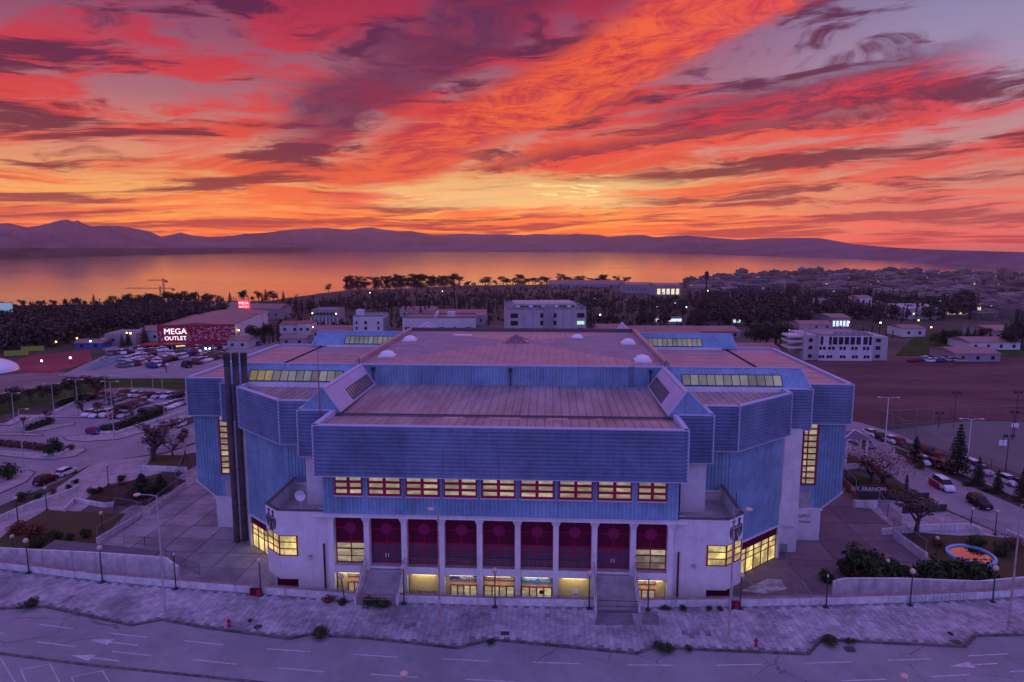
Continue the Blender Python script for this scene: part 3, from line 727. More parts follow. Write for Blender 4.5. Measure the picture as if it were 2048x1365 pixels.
for px,py,w,h in ((775,711,1.35,.75),(820,680,1.35,.7),(1154,677,1.35,.7),(1256,686,1.35,.7),(1285,720,1.35,.75)):
    p=U(px,py,26.4); mb=MB().box(p.x-w,p.x+w,p.y-w,p.y+w,26.0,26.5); mb.ball((p.x,p.y,26.5),w*.95,14,5,.6,True); mb.build('roof_dome',m_dome,A,smooth=False)
p=U(925,671,26.4); MB().box(p.x-2,p.x+2,p.y-.8,p.y+.8,26,26.5).build('roof_vent',m_dome,A)
# wall-top vents and ladder on the front of the central block
for x in (-22.3,0.0,22.3):
    mb=MB().tube([(x,25.7,22.6),(x,25.7,25.2)],.11,6); mb.box(x-.28,x+.28,25.35,25.85,25.05,25.6); mb.build('vent_pipe',m_dark,A)
mb=MB()
for dx_ in (-.3,.3): bar(mb,(19.3+dx_,25.65,22.5),(19.3+dx_,25.65,26.3),.06,.06)
for k in range(11): bar(mb,(19.0,25.65,22.7+k*.33),(19.6,25.65,22.7+k*.33),.05,.05)
mb.build('ladder',m_gut,A)
for s in (1,-1):
    mb=MB()
    for k in range(3): mb.tube([(s*24.6,25.8-.3*k,25.3+.3*k),(s*24.4,25.4,26.6-.1*k),(s*24.9,26.5+k*.3,26.9),(s*25.4,27.1,26.2)],.05,5)
    mb.build('cable_loop',m_dark,A)
# ridge prisms beside the front (and back) wing
def prismY(s,y0,y1,front):
    xo,xi,xr=27.5,21.9,24.4; zb,zr=23.05,26.1
    rows=[(xo,zb),(xr+.35,zr-.28),(xr+.12,zr),(xr-.12,zr),(xr-.35,zr-.28),(xi,22.75)]
    L=abs(y1-y0); n=round(L/.6)
    for nm,i0,i1 in (('outer_slope',0,1),('inner_slope',4,5)):
        mb=MB(); (xa,za),(xb,zb_)=rows[i0],rows[i1]
        d=Vector((xb-xa,0,zb_-za)).normalized(); nrm=Vector((-d.z,0,d.x)); nrm=nrm if nrm.z>0 else -nrm
        pr=[]
        for k in range(n): pr+=[(y0+(y1-y0)*k/n,0),(y0+(y1-y0)*(k+.2)/n,.06),(y0+(y1-y0)*(k+.6)/n,.06),(y0+(y1-y0)*(k+.8)/n,0)]
        pr.append((y1,0))
        for y,e in pr: mb.v+=[(s*(xa+nrm.x*e),y,za+nrm.z*e),(s*(xb+nrm.x*e),y,zb_+nrm.z*e)]
        for k in range(len(pr)-1): mb.f.append((2*k,2*k+1,2*k+3,2*k+2)); mb.m.append(0)
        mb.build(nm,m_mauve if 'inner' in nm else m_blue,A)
    mb=MB(); vs=[]
    for y in (y0,y1): vs+=[(s*x,y,z+.07) for x,z in rows[1:5]]
    mb.add(vs,[(k,k+1,5+k,4+k) for k in range(3)]); mb.build('ridge_cap',m_trim,A)
    # gable
    mb=MB(); yg=y0; k=10
    xs=[xi+(xo-xi)*q/k for q in range(k+1)]
    def zt_(x): 
        for (xa,za),(xb,zb_) in zip(rows,rows[1:]):
            if min(xa,xb)<=x<=max(xa,xb): return za+(zb_-za)*(x-xa)/(xb-xa) if xa!=xb else zb_
        return zb
    for q in range(k):
        xa,xb=xs[q],xs[q+1]; e=.06*front
        for u0,u1,o0,o1 in ((0,.2,0,1),(.2,.6,1,1),(.6,.8,1,0),(.8,1,0,0)):
            x0,x1=xa+(xb-xa)*u0,xa+(xb-xa)*u1
            mb.add([(s*x0,yg-e*o0,22.4),(s*x1,yg-e*o1,22.4),(s*x1,yg-e*o1,zt_(x1)),(s*x0,yg-e*o0,zt_(x0))],[(0,1,2,3)])
    mb.build('gable',m_blue,A)
    mb=MB()
    for (xa,za),(xb,zb_) in zip(rows,rows[1:]): bar(mb,(s*xa,y0,za+.05),(s*xb,y0,zb_+.05),.16,.16)
    mb.build('gable_trim',m_trim,A)
    if front>0:
        # skylight on the inner slope
        (xa,za),(xb,zb_)=rows[4],rows[5]; d=Vector((s*(xb-xa),0,zb_-za)); nrm=Vector((-s*abs(d.z),0,abs(d.x))).normalized()
        p0=Vector((s*xa,0,za)); ya,yb=13.2,24.6; fa,fb=.42,.9; off=nrm*.10
        mb=MB(); nn=10
        for q in range(nn+1):
            y=ya+(yb-ya)*q/nn; bar(mb,p0+d*fa+off+Vector((0,y,0)),p0+d*fb+off+Vector((0,y,0)),.1,.1,nrm)
        for f in (fa,fb): bar(mb,p0+d*f+off+Vector((0,ya,0)),p0+d*f+off+Vector((0,yb,0)),.1,.1,nrm)
        o=mb.build('skylight',m_dark,A)
        for q in range(nn):
            y0_,y1_=ya+(yb-ya)*q/nn+.05,ya+(yb-ya)*(q+1)/nn-.05
            MB().quad(p0+d*fa+off+Vector((0,y0_,0)),p0+d*fb+off+Vector((0,y0_,0)),p0+d*fb+off+Vector((0,y1_,0)),p0+d*fa+off+Vector((0,y1_,0))).build('pane',m_skyr,o)
def prismX(s,yb,yr,yk,zr,fr,panes=True):
    """ridge prism along the side wing: lower edge at yb, ridge at yr, far edge yk"""
    x0,x1=25.1,46.6; zb=22.85
    n=36; mb=MB(); sl=Vector((0,yr-yb,zr-zb)); nrm=Vector((0,-sl.z*fr,abs(sl.y))).normalized()
    pr=[]
    for k in range(n): pr+=[(k/n,0),((k+.2)/n,.06),((k+.6)/n,.06),((k+.8)/n,0)]
    pr.append((1,0))
    for t,e in pr:
        xb=x0+(x1+.5-x0)*t; xt=x0+(x1-.6-x0)*t
        mb.v+=[(s*xb,yb+nrm.y*e,zb+nrm.z*e),(s*xt,yr+nrm.y*e,zr+nrm.z*e)]
    for k in range(len(pr)-1): mb.f.append((2*k,2*k+1,2*k+3,2*k+2)); mb.m.append(0)
    mb.build('prism_slope',m_blue,A)
    MB().quad((s*x0,yr,zr),(s*(x1-.6),yr,zr),(s*(x1+.5),yk,22.7),(s*x0,yk,22.7)).build('prism_slope',m_blue,A)
    MB().quad((s*(x1+.5),yb,zb),(s*(x1-.6),yr,zr),(s*(x1+.5),yk,22.7)).build('prism_end',m_blue,A)
    mb=MB(); bar(mb,(s*x0,yr,zr+.06),(s*(x1-.6),yr,zr+.06),.3,.12); bar(mb,(s*(x1-.6),yr,zr+.03),(s*(x1+.5),yb,zb+.05),.12,.12); mb.build('ridge_cap',m_trim,A)
    MB().box(min(s*27,s*43.5),max(s*27,s*43.5),yb-.25 if fr>0 else yb-.1,yb+.1 if fr>0 else yb+.25,22.4,23.15).build('kerb',m_white,A)
    if panes:
        xa,xb=(27.2,42.6) if yb<40 else (26.8,39.5); nn=12; fa,fb=.16,.66; off=nrm*.1; mb=MB()
        for q in range(nn+1):
            x=s*(xa+(xb-xa)*q/nn); bar(mb,Vector((x,yb,zb))+sl*fa+off,Vector((x,yb,zb))+sl*fb+off,.12,.1,nrm)
        for f in (fa,fb): bar(mb,Vector((s*xa,yb,zb))+sl*f+off,Vector((s*xb,yb,zb))+sl*f+off,.1,.1,nrm)
        o=mb.build('skylight',m_dark,A)
        for q in range(nn):
            u0,u1=s*(xa+(xb-xa)*q/nn+.06),s*(xa+(xb-xa)*(q+1)/nn-.06)
            MB().quad(Vector((u0,yb,zb))+sl*fa+off,Vector((u1,yb,zb))+sl*fa+off,Vector((u1,yb,zb))+sl*fb+off,Vector((u0,yb,zb))+sl*fb+off).build('pane',m_skyy if (s<0 and q>8 and yb<40) else m_sky,o)
for s in (1,-1):
    prismY(s,6.8,26.0,1); prismY(s,2*YC-6.8,70.0,-1)
    prismX(s,24.3,26.6,28.4,25.85,1); prismX(s,66.8,69.0,71.0,25.95,1)
    # side wing roof in two sheets with the gutter between, corner roof, box tops
    def RQ(x0,x1,y0,y1,z,m,name): return MB().quad((min(s*x0,s*x1),y0,z),(max(s*x0,s*x1),y0,z),(max(s*x0,s*x1),y1,z),(min(s*x0,s*x1),y1,z)).build(name,m,A)
    for k in range(16):
        ya,yb=28.2+k*2.42,28.2+(k+1)*2.42-.06
        RQ(25.2,44.2,ya,yb,22.72+.02*(k%2),m_roof2,'roof_panel'); RQ(45.0,54.6,ya,yb,22.74+.02*(k%2),m_roof2,'roof_panel')
    RQ(44.0,45.2,28.2,67,22.5,m_gut,'gutter')
    MB().prism([(s*27.4,12.4),(s*32.5,12.4),(s*42.5,21.2),(s*42.5,24.6),(s*25,24.6),(s*25,12.4)],22.2,22.45).build('corner_roof',m_roof,A)
    mb=MB()
    for k in range(14):
        x=28.2+k*1.05; ya=12.5 if x<32.5 else 12.4+(x-32.5)*.88+.2; bar(mb,(s*x,ya,22.47),(s*x,24.4,22.47),.07,.09)
    mb.build('roof_seam',m_roof,A)
    MB().prism([(s*23.2,6.6),(s*27.7,6.6),(s*27.7,12.3),(s*23.2,12.3)],22.2,22.5).build('corner_roof',m_roof,A)
    MB().prism([(s*42.6,24.1),(s*46.9,24.1),(s*46.9,28.2),(s*42.6,28.2)],22.2,22.5).build('corner_roof',m_roof,A)
    MB().prism([(s*25,70.5),(s*54.6,67),(s*42,74),(s*32,84),(s*28,90),(s*24,97),(s*0.01,97),(s*0.01,70.5)],22.2,22.4).build('back_roof',m_roof2,A)
# flues
m_flue=mat('brown_flue_metal',(0.10,0.075,0.075),0.7,var=.4,vscale=.5,streak=.5)
for px,k in ((453,0),(467,1),(481,2)):
    Y=(22.2,22.9,24.0)[k]; p=V(px,715,Y); zt_=V(px,706,Y).z; x=p.x+(0.25*k)
    mb=MB().tube([(x,Y,ZP),(x,Y,zt_-2.2)],.48,14)
    o=mb.build('flue_pipe',m_flue,A)
    c=MB().tube([(x,Y,zt_-2.2),(x,Y,zt_)],.5,14)
    for z in (zt_-1.0,zt_-.5): c.tube([(x,Y,z),(x,Y,z+.12)],.58,14)
    c.build('flue_top',m_dark,o)
    d=MB()
    for z in (3,9,15): d.tube([(x,Y,z),(x,Y,z+.15)],.53,14)
    d.build('flue_band',m_dark,o)
# mast on the left gable
p=V(640,830,6.2); zt_=V(640,695,6.2).z
MB().tube([(p.x,6.2,19),(p.x,6.2,zt_*.6+19*.4),(p.x,6.2,zt_)],[.13,.09,.03],6).build('antenna_mast',m_rail,A)
p=V(1483,1000,2.0); MB().tube([(30.0,2.3,11.5),(30.0,2.3,14.2)],.05,5).build('antenna_mast',m_dark,A)
for x,y,z,t_,sz in ((48.4,27.97,.9,'GIPSY',.8),(48.5,27.97,-.1,'TWINS',.6)): text(t_,sz,(x,y,z),m_dark,A,name='graffiti')
MB().box(42.3,44.2,23.05,23.17,-3.1,-1.8).build('meter_box',mat('grey_green_box',(0.25,0.30,0.27),0.7),A)
text('P.W.Bluman',.6,(43.6,23.17,1.0),mat('faded_spray',(0.40,0.36,0.40),0.8),A,name='graffiti')
# ------------------------------------------------------------------ entrance stairs
for s in (-1,1):
    xa,xb=(-16.9,-12.1) if s<0 else (12.1,16.9); n=16; st=MB().box(0,xb-xa,0,.45,-.3,0); me=st.mesh('step',m_conc)
    for k in range(n):
        link('step',me,A,(xa,-5.3+k*.36,ZR+.16*(k+1)))
    MB().box(xa,xb,-5.3+n*.36,.9,4.2,4.555).build('landing',m_conc,A)
    MB().add([(xa,-5.3,ZR-.3),(xb,-5.3,ZR-.3),(xb,.6,4.2),(xa,.6,4.2),(xa,-5.3,ZP),(xb,-5.3,ZP),(xb,.6,ZP),(xa,.6,ZP)],[(0,1,2,3),(4,5,1,0),(5,6,2,1),(6,7,3,2),(7,4,0,3)]).build('stair_base',m_white,A)
    for x in (xa-.16,xb+.16):
        MB().add([(x-.14,-5.6,ZR-.2),(x+.14,-5.6,ZR-.2),(x+.14,-.8,4.2),(x-.14,-.8,4.2),(x-.14,-5.6,ZR+1.05),(x+.14,-5.6,ZR+1.05),(x+.14,-.8,5.6),(x-.14,-.8,5.6)],[(3,2,1,0),(4,5,6,7),(0,1,5,4),(1,2,6,5),(2,3,7,6),(3,0,4,7)]).build('stair_parapet',m_dirtyw,A)
        mb=MB().tube([(x,-5.6,ZR+1.35),(x,-.8,5.9)],.05,6)
        for k in range(5):
            t=k/4; mb.tube([(x,-5.6+4.8*t,ZR+1.0+3.55*t-.0),(x,-5.6+4.8*t,ZR+1.35+3.55*t)],.03,5)
        mb.build('handrail',m_rail,A)
    mb=MB(); yg=-5.75
    for k in range(25): bar(mb,(xa+(xb-xa)*k/24,yg,ZR+.1),(xa+(xb-xa)*k/24,yg,ZR+1.5),.025,.025)
    for z in (ZR+.12,ZR+.8,ZR+1.5): bar(mb,(xa,yg,z),(xb,yg,z),.07,.07)
    mb.tube([((xa+xb)/2,yg,ZR),((xa+xb)/2,yg,ZR+1.6)],.04)
    g_=mb.build('gate',m_rail if s<0 else m_gut)
    tag(g_,'low barred gate with rusty red bar at the left entrance stairs' if s<0 else 'low grey barred gate at the foot of the right entrance stairs','gate')
# ------------------------------------------------------------------ road, pavement and parapet in front
m_asph=mat('worn_asphalt',(0.28,0.27,0.28),0.8,var=0.22,vscale=0.12,bump=0.15,bscale=9,spec=0.3)
m_asph2=mat('side_street_asphalt',(0.30,0.27,0.28),0.85,var=0.22,vscale=0.10,bump=0.1,spec=0.3)
m_kerb=mat('dirty_kerb',(0.15,0.13,0.12),0.95,var=0.6,vscale=1.2,col2=(0.04,0.04,0.03))
m_slab=[mat('paving_stone_%d'%k,c,0.9,var=0.5,vscale=0.24,bump=0.25,bscale=6,spec=0.2) for k,c in enumerate(((0.42,0.39,0.40),(0.39,0.36,0.38),(0.46,0.43,0.44),(0.35,0.325,0.34)))]
m_joint=mat('joint_dirt',(0.22,0.20,0.20),1.0,var=0.5,vscale=1.0)
m_line=mat('worn_road_paint',(0.52,0.50,0.52),0.8,var=0.5,vscale=3.0,col2=(0.33,0.32,0.33))
KERB=[(-200,1192),(0,1218),(89,1214),(174,1232),(262,1251),(324,1240),(409,1256),(578,1278),(619,1270),(742,1278),(916,1297),(981,1280),(1100,1291),(1274,1308),(1308,1295),(1450,1302),(1618,1309),(1645,1280),(1780,1287),(1932,1294),(1953,1272),(2048,1270),(2300,1250)]
WALL=[(-200,1116),(0,1138),(200,1162),(352,1175),(522,1188),(700,1201),(808,1205),(990,1211),(1178,1214),(1295,1215),(1480,1213),(1650,1210),(1820,1205),(1985,1197),(2100,1188),(2300,1172)]
kp=[U(x,y,ZR) for x,y in KERB]; wp=[U(x,y,ZR) for x,y in WALL]
rd=MB().add([(p.x,p.y,ZR-.14) for p in kp]+[(kp[-1].x+60,-70,ZR-.14),(kp[0].x-60,-70,ZR-.14)],[tuple(range(len(kp)+2))])
def cracks(m,sc_,wd):
    nt=m.node_tree; X.T=nt; b=nt.nodes['Principled BSDF']; g=nt.nodes.new('ShaderNodeNewGeometry'); P=X(g.outputs['Position'])
    wv=nz(P,.35,3)
    v=nt.nodes.new('ShaderNodeTexVoronoi'); v.feature='DISTANCE_TO_EDGE'; v.inputs['Scale'].default_value=sc_
    ad=nt.nodes.new('ShaderNodeVectorMath'); ad.operation='ADD'; nt.links.new(P.v,ad.inputs[0]); nt.links.new(vec(wv*3.0,wv*2.0).v,ad.inputs[1]); nt.links.new(ad.outputs[0],v.inputs['Vector'])
    k=ss(X(v.outputs['Distance']),wd,0.0)*ss(nz(P,.09,2),.48,.62)*.75
    st=ss(nz(P,.05,4),.52,.68)*.35
    src=X(b.inputs['Base Color'].links[0].from_socket)
    c=mixc(st,src,(0.15,0.14,0.15)); c=mixc(k,c,(0.05,0.045,0.045)); nt.links.new(c.v,b.inputs['Base Color'])
cracks(m_asph,.16,.012); cracks(m_asph2,.12,.012)
road=struct('road',rd,m_asph)
embk=MB(); pts=kp[:1]+kp[-1:]
for a,b in zip(wp,wp[1:]): embk.quad((a.x,a.y,ZR-.06),(b.x,b.y,ZR-.06),(b.x,b.y,ZP-.5),(a.x,a.y,ZP-.5))
pav=MB().add([(p.x,p.y,ZR-.02) for p in kp]+[(p.x,p.y,ZR-.02) for p in wp[::-1]],[tuple(range(len(kp)+len(wp)))])
pav.f+=embk and []; 
pavement=struct('pavement',pav,m_joint)
embk.build('retaining_face',m_dirtyw,pavement)
mb=MB()
for a,b in zip(kp,kp[1:]):
    mb.wall((a.x,a.y),(b.x,b.y),ZR-.145,ZR+.05,.28)
mb.build('kerb',m_kerb,pavement)
# paving stones: nearest 300 as pieces, the rest as one mass
def inside(poly,x,y):
    r=False; n=len(poly)
    for i in range(n):
        (x1,y1),(x2,y2)=poly[i],poly[i-1]
        if (y1>y)!=(y2>y) and x<(x2-x1)*(y-y1)/(y2-y1)+x1: r=not r
    return r
pp=[(p.x,p.y) for p in kp]+[(p.x,p.y) for p in wp[::-1]]
sx,sy=0.64,0.96; cells=[]; rnd=random.Random(5)
x=-92.0; row=0
while x<100:
    y=-26.0+(row%2)*.48
    while y<8:
        cx,cy=x+sx/2,y+sy/2
        if all(inside(pp,cx+i*.3,cy+j*.46) for i in (-1,1) for j in (-1,1)) and -120<az_px(cx,cy)<2170: cells.append((x,y))
        y+=sy
    x+=sx; row+=1
vis=[c for c in cells if 0<az_px(*c)<2048]
vis.sort(key=lambda c:(c[0]-CAM.x)**2+(c[1]-CAM.y)**2); near=set(vis[:300])
sm=[]
for k in range(4):
    sm.append(MB().box(-sx/2+.016,sx/2-.016,-sy/2+.016,sy/2-.016,-.02,.035).mesh('paving_slab',m_slab[k]))
stuff=[MB() for _ in range(4)]
for x,y in cells:
    if noise.noise((x*.35,y*.35,3.0))>.66: continue         # stones gone, weeds there
    k=rnd.choices((0,1,2,3),(5,4,2,2))[0]; dz=rnd.uniform(-.012,.012)
    if (x,y) in near: link('paving_slab',sm[k],pavement,(x+sx/2,y+sy/2,ZR+dz),rnd.uniform(-.012,.012))
    else: stuff[k].box(x+.016,x+sx-.016,y+.016,y+sy-.016,ZR-.02+dz,ZR+.03+dz)
allst=MB()
for k in range(4): allst.mi=k; allst.add(stuff[k].v,stuff[k].f)
o=allst.build('paving_slabs_far',m_slab,pavement); o['kind']='stuff'
# lane markings
def strip(a,b,w,z,name,m,parent):
    a=U(*a,z); b=U(*b,z); d=(b-a).normalized(); n=Vector((-d.y,d.x,0))*(w/2)
    return MB().quad(a-n,b-n,b+n,a+n).build(name,m,parent)
ZL=ZR-.14+.005
for a,b in (((78,1249),(147,1258)),((221,1267),(295,1275)),((369,1282),(446,1290)),((73,1284),(152,1294)),((224,1303),(305,1312)),((383,1319),(473,1329)),((533,1298),(621,1304)),((707,1309),(796,1315)),((884,1318),(980,1323)),((556,1336),(649,1344)),((741,1349),(835,1355)),((930,1359),(1029,1364)),((1067,1325),(1163,1328)),((1255,1330),(1347,1331)),((1433,1331),(1526,1329)),((1610,1327),(1701,1324)),((1777,1321),(1862,1318)),((1937,1312),(2016,1308)),((1683,1362),(1774,1359)),((1862,1354),(1941,1349)),((2020,1344),(2080,1340)),((-30,1262),(8,1267))):
    strip(a,b,.17,ZL,'lane_marking',m_line,road)
for a,b in (((180,1280),(275,1291)),((141,1311),(238,1322)),((1898,1333),(1995,1327))):
    p=U(*a,ZL); q=U(*b,ZL); d=(q-p).normalized(); n=Vector((-d.y,d.x,0)); h=p+d*2.6
    MB().add([p,h+n*.55,h+n*.1,q+n*.1,q-n*.1,h-n*.1,h-n*.55],[(0,6,5,4,3,2,1)]).build('arrow_marking',m_line,road)
# parking bay edge, lower left
a=[U(x,y,ZR-.14) for x,y in ((-150,1291),(0,1310),(180,1333),(350,1350),(560,1372),(700,1385))]
mb=MB()
for p,q in zip(a,a[1:]): mb.wall((p.x,p.y),(q.x,q.y),ZR-.15,ZR-.05,.3)
mb.build('kerb',m_kerb,road)
for p,q in (((0,1315),(30,1365)),((42,1340),(55,1372)),((42,1340),(100,1328)),((100,1328),(122,1372)),((143,1354),(205,1342)),((205,1342),(225,1375)),((143,1354),(150,1372))): strip(p,q,.11,ZL,'bay_line',m_line,road)
m_manh=mat('cast_iron',(0.05,0.045,0.05),0.7,var=0.3,vscale=4)
for px,py,k in ((516,1254,0),(1912,1284,1),(1010,1267,1),(1295,1236,1),(1700,1297,1)):
    p=U(px,py,ZR+.05); mb=MB()
    if k: mb.box(p.x-.5,p.x+.5,p.y-.4,p.y+.4,ZR-.02,ZR+.052)
    else: mb.tube([(p.x,p.y,ZR-.02),(p.x,p.y,ZR+.052)],.5,16)
    mb.build('manhole_cover',m_manh,pavement)
# dark patch of pavement mended at the right stairs
for q in ([(1290,1224),(1315,1224),(1320,1250),(1282,1250)],[(1195,1222),(1262,1222),(1268,1250),(1190,1250)]):
    sheet([U(x,y,ZR+.056) for x,y in q],ZR+.056).build('mended_patch',mat('mended_concrete',(0.20,0.17,0.19),0.9,var=.4,vscale=.8),pavement)
# parapet wall with coping rail, gaps at the stairs
def parapet(pts,h,th,label,name='parapet_wall',z=None):
    z=ZR if z is None else z
    o=thing(name,label,'wall',(0,0,0)); o['kind']='thing'
    w_=MB(); c_=MB(); r_=MB()
    for a,b in zip(pts,pts[1:]):
        w_.wall((a[0],a[1]),(b[0],b[1]),z-.3,z+h,th)
        d=(Vector((b[0],b[1]))-Vector((a[0],a[1]))).normalized(); n=Vector((-d.y,d.x))
        a2=Vector((a[0],a[1]))-n*.04; b2=Vector((b[0],b[1]))-n*.04
        c_.wall(a2,b2,z+h+.002,z+h+.06,th+.08)
        m=Vector((a[0],a[1]))+n*th*.5; m2=Vector((b[0],b[1]))+n*th*.5
        r_.tube([(m.x,m.y,z+h+.28),(m2.x,m2.y,z+h+.28)],.035,5)
        k=max(1,int((m2-m).length/3))
        for i in range(k): q=m.lerp(m2,i/k); r_.tube([(q.x,q.y,z+h),(q.x,q.y,z+h+.28)],.025,4)
    w_.build('wall',m_dirtyw,o); c_.build('coping',mat('stained_coping',(0.33,0.25,0.25),0.9,var=.4,vscale=.8),o); r_.build('rail',m_rail,o); return o
def at_x(x):
    for a,b in zip(wp,wp[1:]):
        if a.x<=x<=b.x: return a.lerp(b,(x-a.x)/(b.x-a.x))
L1,L2,R1,R2=at_x(-17.2),at_x(-11.8),at_x(11.8),at_x(17.2)
parapet([p for p in wp if p.x<-17.2]+[L1],0.95,.3,'long stained white parapet wall left of the left stairs along the pavement')
parapet([L2]+[p for p in wp if -11.8<p.x<11.8]+[R1],0.95,.3,'stained white parapet wall between the two entrance stairs')
prw=parapet([R2]+[p for p in wp if p.x>17.2],0.95,.3,'long stained white parapet wall right of the right stairs with faint graffiti')
p=U(1875,1196,ZR+.6); d=(wp[13]-wp[12]); t_=text('ΝΕΟΣ  ΜΑΧΗΤΗΣ',.95,(p.x,p.y-.25,ZR+.62),mat('faint_grey_spray',(0.34,0.31,0.34),0.9),prw,rz=math.atan2(d.y,d.x),name='graffiti')
# inner ramp walls left and right behind the parapet
def wallpx(px,z,h,th,label,name='low_wall',m=None,zb=None,cat='wall'):
    pts=[U(x,y,z) for x,y in px]; mb=MB()
    for a,b in zip(pts,pts[1:]): mb.wall((a.x,a.y),(b.x,b.y),(z if zb is None else zb)-.1,z+h,th)
    o=mb.build(name,m or m_dirtyw); tag(o,label,cat,kind='thing'); return o
wallpx([(-100,1098),(0,1110),(200,1120),(300,1127),(330,1130),(355,1148)],ZR-.6,1.0,.3,'inner white ramp wall behind the left parapet',zb=ZP)
wallpx([(1668,1178),(1690,1172),(1800,1172),(1960,1178),(2100,1165)],ZR-1.2,1.0,.3,'inner white ramp wall behind the right parapet below the dark shrubs',zb=ZP)
# flat ramp roof slab, left
q=[U(x,y,1.2) for x,y in ((110,1080),(322,1101),(296,1124),(58,1114))]
o=thing('ramp_roof','flat dark grey ramp roof slab behind the left parapet','roof'); MB().prism([(p.x,p.y) for p in q],.95,1.2).build('roof_slab',mat('bitumen',(0.12,0.115,0.125),0.85,var=.15,vscale=.3),o)
mb=MB()
for p in q: mb.box(p.x-.15,p.x+.15,p.y-.15,p.y+.15,ZP,.95)
mb.build('support_post',m_conc,o)
# ------------------------------------------------------------------ plazas of big concrete slabs
m_pl=[mat('plaza_slab_%d'%k,c,0.85,var=.35,vscale=.25,bump=.1,spec=.3) for k,c in enumerate(((0.34,0.30,0.30),(0.29,0.26,0.26),(0.38,0.33,0.33)))]
m_pr=[mat('plaza_dark_slab_%d'%k,c,0.85,var=.3,vscale=.2,bump=.1,spec=.3) for k,c in enumerate(((0.20,0.14,0.15),(0.17,0.12,0.13),(0.22,0.155,0.16)))]
def plaza(name,x0,x1,y0,y1,wx,wy,ms,poly):
    base=struct(name,sheet([(x0,y0),(x1,y0),(x1,y1),(x0,y1)],ZP+.03),m_joint)
    mesh=[MB().box(-wx/2+.1,wx/2-.1,-wy/2+.1,wy/2-.1,-.02,.06).mesh('plaza_slab',m) for m in ms]; r=random.Random(2)
    x=x0
    while x<x1-.1:
        y=y0
        while y<y1-.1: link('plaza_slab',r.choice(mesh),base,(x+wx/2,y+wy/2,ZP+.035+r.uniform(0,.015))); y+=wy
        x+=wx
    return base
plaza('left_plaza',-72,-28,-2,68,5.5,5.0,m_pl,None)
plaza('right_plaza',28,66,-2,58,7.6,7.5,m_pr,None)
sheet([U(x,y,ZP+.13) for x,y in ((1480,1182),(1535,1158),(1562,1160),(1575,1178),(1530,1188))],ZP+.13).build('pale_paint_patch',mat('pale_paint',(0.50,0.48,0.46),0.9,var=.5,vscale=.6,col2=(0.2,0.17,0.17)),bpy.data.objects['right_plaza'])
MB().box(-52,52,-6,14,ZP-.3,ZP+.04).build('forecourt',m_conc)['kind']='structure'
# ------------------------------------------------------------------ side streets, islands, lawns
def gsheet(name,px,dz,m,kind='structure'):
    o=sheet([U(x,y,ZP+dz) for x,y in px],ZP+dz).build(name,m); o['kind']=kind; return o
m_lawn=mat('winter_lawn',(0.075,0.075,0.03),1.0,var=.5,vscale=.3,col2=(0.10,0.06,0.035),spec=.05)
m_lawng=mat('green_lawn',(0.055,0.085,0.025),1.0,var=.4,vscale=.2,spec=.05)
m_soil=mat('planting_soil',(0.08,0.055,0.04),1.0,var=.5,vscale=.5,spec=.05)
m_pave=mat('pink_grey_paving',(0.42,0.36,0.36),0.9,var=.3,vscale=.5,bump=.2,spec=.2)
m_brown=mat('brown_field',(0.165,0.085,0.085),1.0,var=.4,vscale=.04,spec=.05,stretch=(.4,1.6,1))
m_track=mat('red_court',(0.25,0.03,0.045),0.9,var=.2,vscale=.1)
gsheet('side_street',[(-260,1130),(0,1012),(120,962),(180,930),(245,918),(330,905),(392,884),(392,786),(300,776),(215,776),(160,800),(60,838),(0,847),(-260,890)],.03,m_asph2)
gsheet('footpath',[(-260,1160),(-100,1090),(0,1032),(100,985),(190,925),(260,917),(330,908),(392,888),(392,905),(340,915),(325,945),(250,965),(150,1030),(80,1055),(-30,1100),(-200,1170)],.09,m_pave)
gsheet('lawn',[(-40,1105),(20,1062),(92,1020),(252,1028),(196,1086),(110,1104)],.12,m_lawn)
gsheet('flower_bed',[(158,1006),(215,970),(330,950),(372,962),(292,1012),(232,1010)],.12,m_soil)
gsheet('lawn_plot',[(288,938),(308,910),(372,911),(374,938)],.45,m_lawn)
gsheet('green_strip',[(-260,830),(0,790),(170,758),(372,757),(372,776),(300,776),(150,790),(0,832),(-260,880)],.02,m_lawng)
gsheet('bare_field',[(-260,790),(0,752),(100,742),(250,757),(150,763),(0,790),(-260,822)],.015,mat('pale_earth',(0.24,0.17,0.16),1,var=.4,vscale=.05))
gsheet('outlet_car_park',[(120,752),(220,706),(190,690),(480,684),(560,684),(500,757),(250,757)],.025,m_asph2)
gsheet('running_track',[(0,735),(60,712),(180,700),(185,722),(100,748),(0,742)],.03,m_track)
gsheet('right_street',[(1640,895),(1690,905),(1760,935),(1830,985),(1900,1022),(2000,1066),(2200,1140),(2300,1080),(2100,1000),(2048,975),(1900,915),(1800,870),(1720,845),(1640,838)],.03,m_asph2)
gsheet('brown_field',[(1480,800),(1480,715),(1640,716),(2300,700),(2300,860),(2048,842),(1900,838),(1760,848),(1640,838)],.02,m_brown)
gsheet('sports_court',[(1770,862),(1940,842),(2300,848),(2300,960),(2048,950),(1900,905)],.025,mat('court_grey_green',(0.13,0.125,0.12),0.9,var=.15,vscale=.1))
gsheet('pond_lawn',[(1740,1165),(1795,1085),(1830,1075),(1960,1070),(2120,1090),(2250,1190),(1990,1190)],.06,m_lawn)
gsheet('lawn_bed',[(1690,985),(1700,945),(1770,965),(1830,980),(1860,998),(1780,1000)],.10,m_lawng)
gsheet('far_right_lawn',[(1790,712),(1830,672),(1900,668),(2200,690),(2200,716)],.05,m_lawng)
gsheet('right_footpath',[(1720,1000),(1860,990),(1900,1005),(1880,1018),(2010,1072),(2100,1105),(1960,1075),(1790,1062)],.05,m_pave)
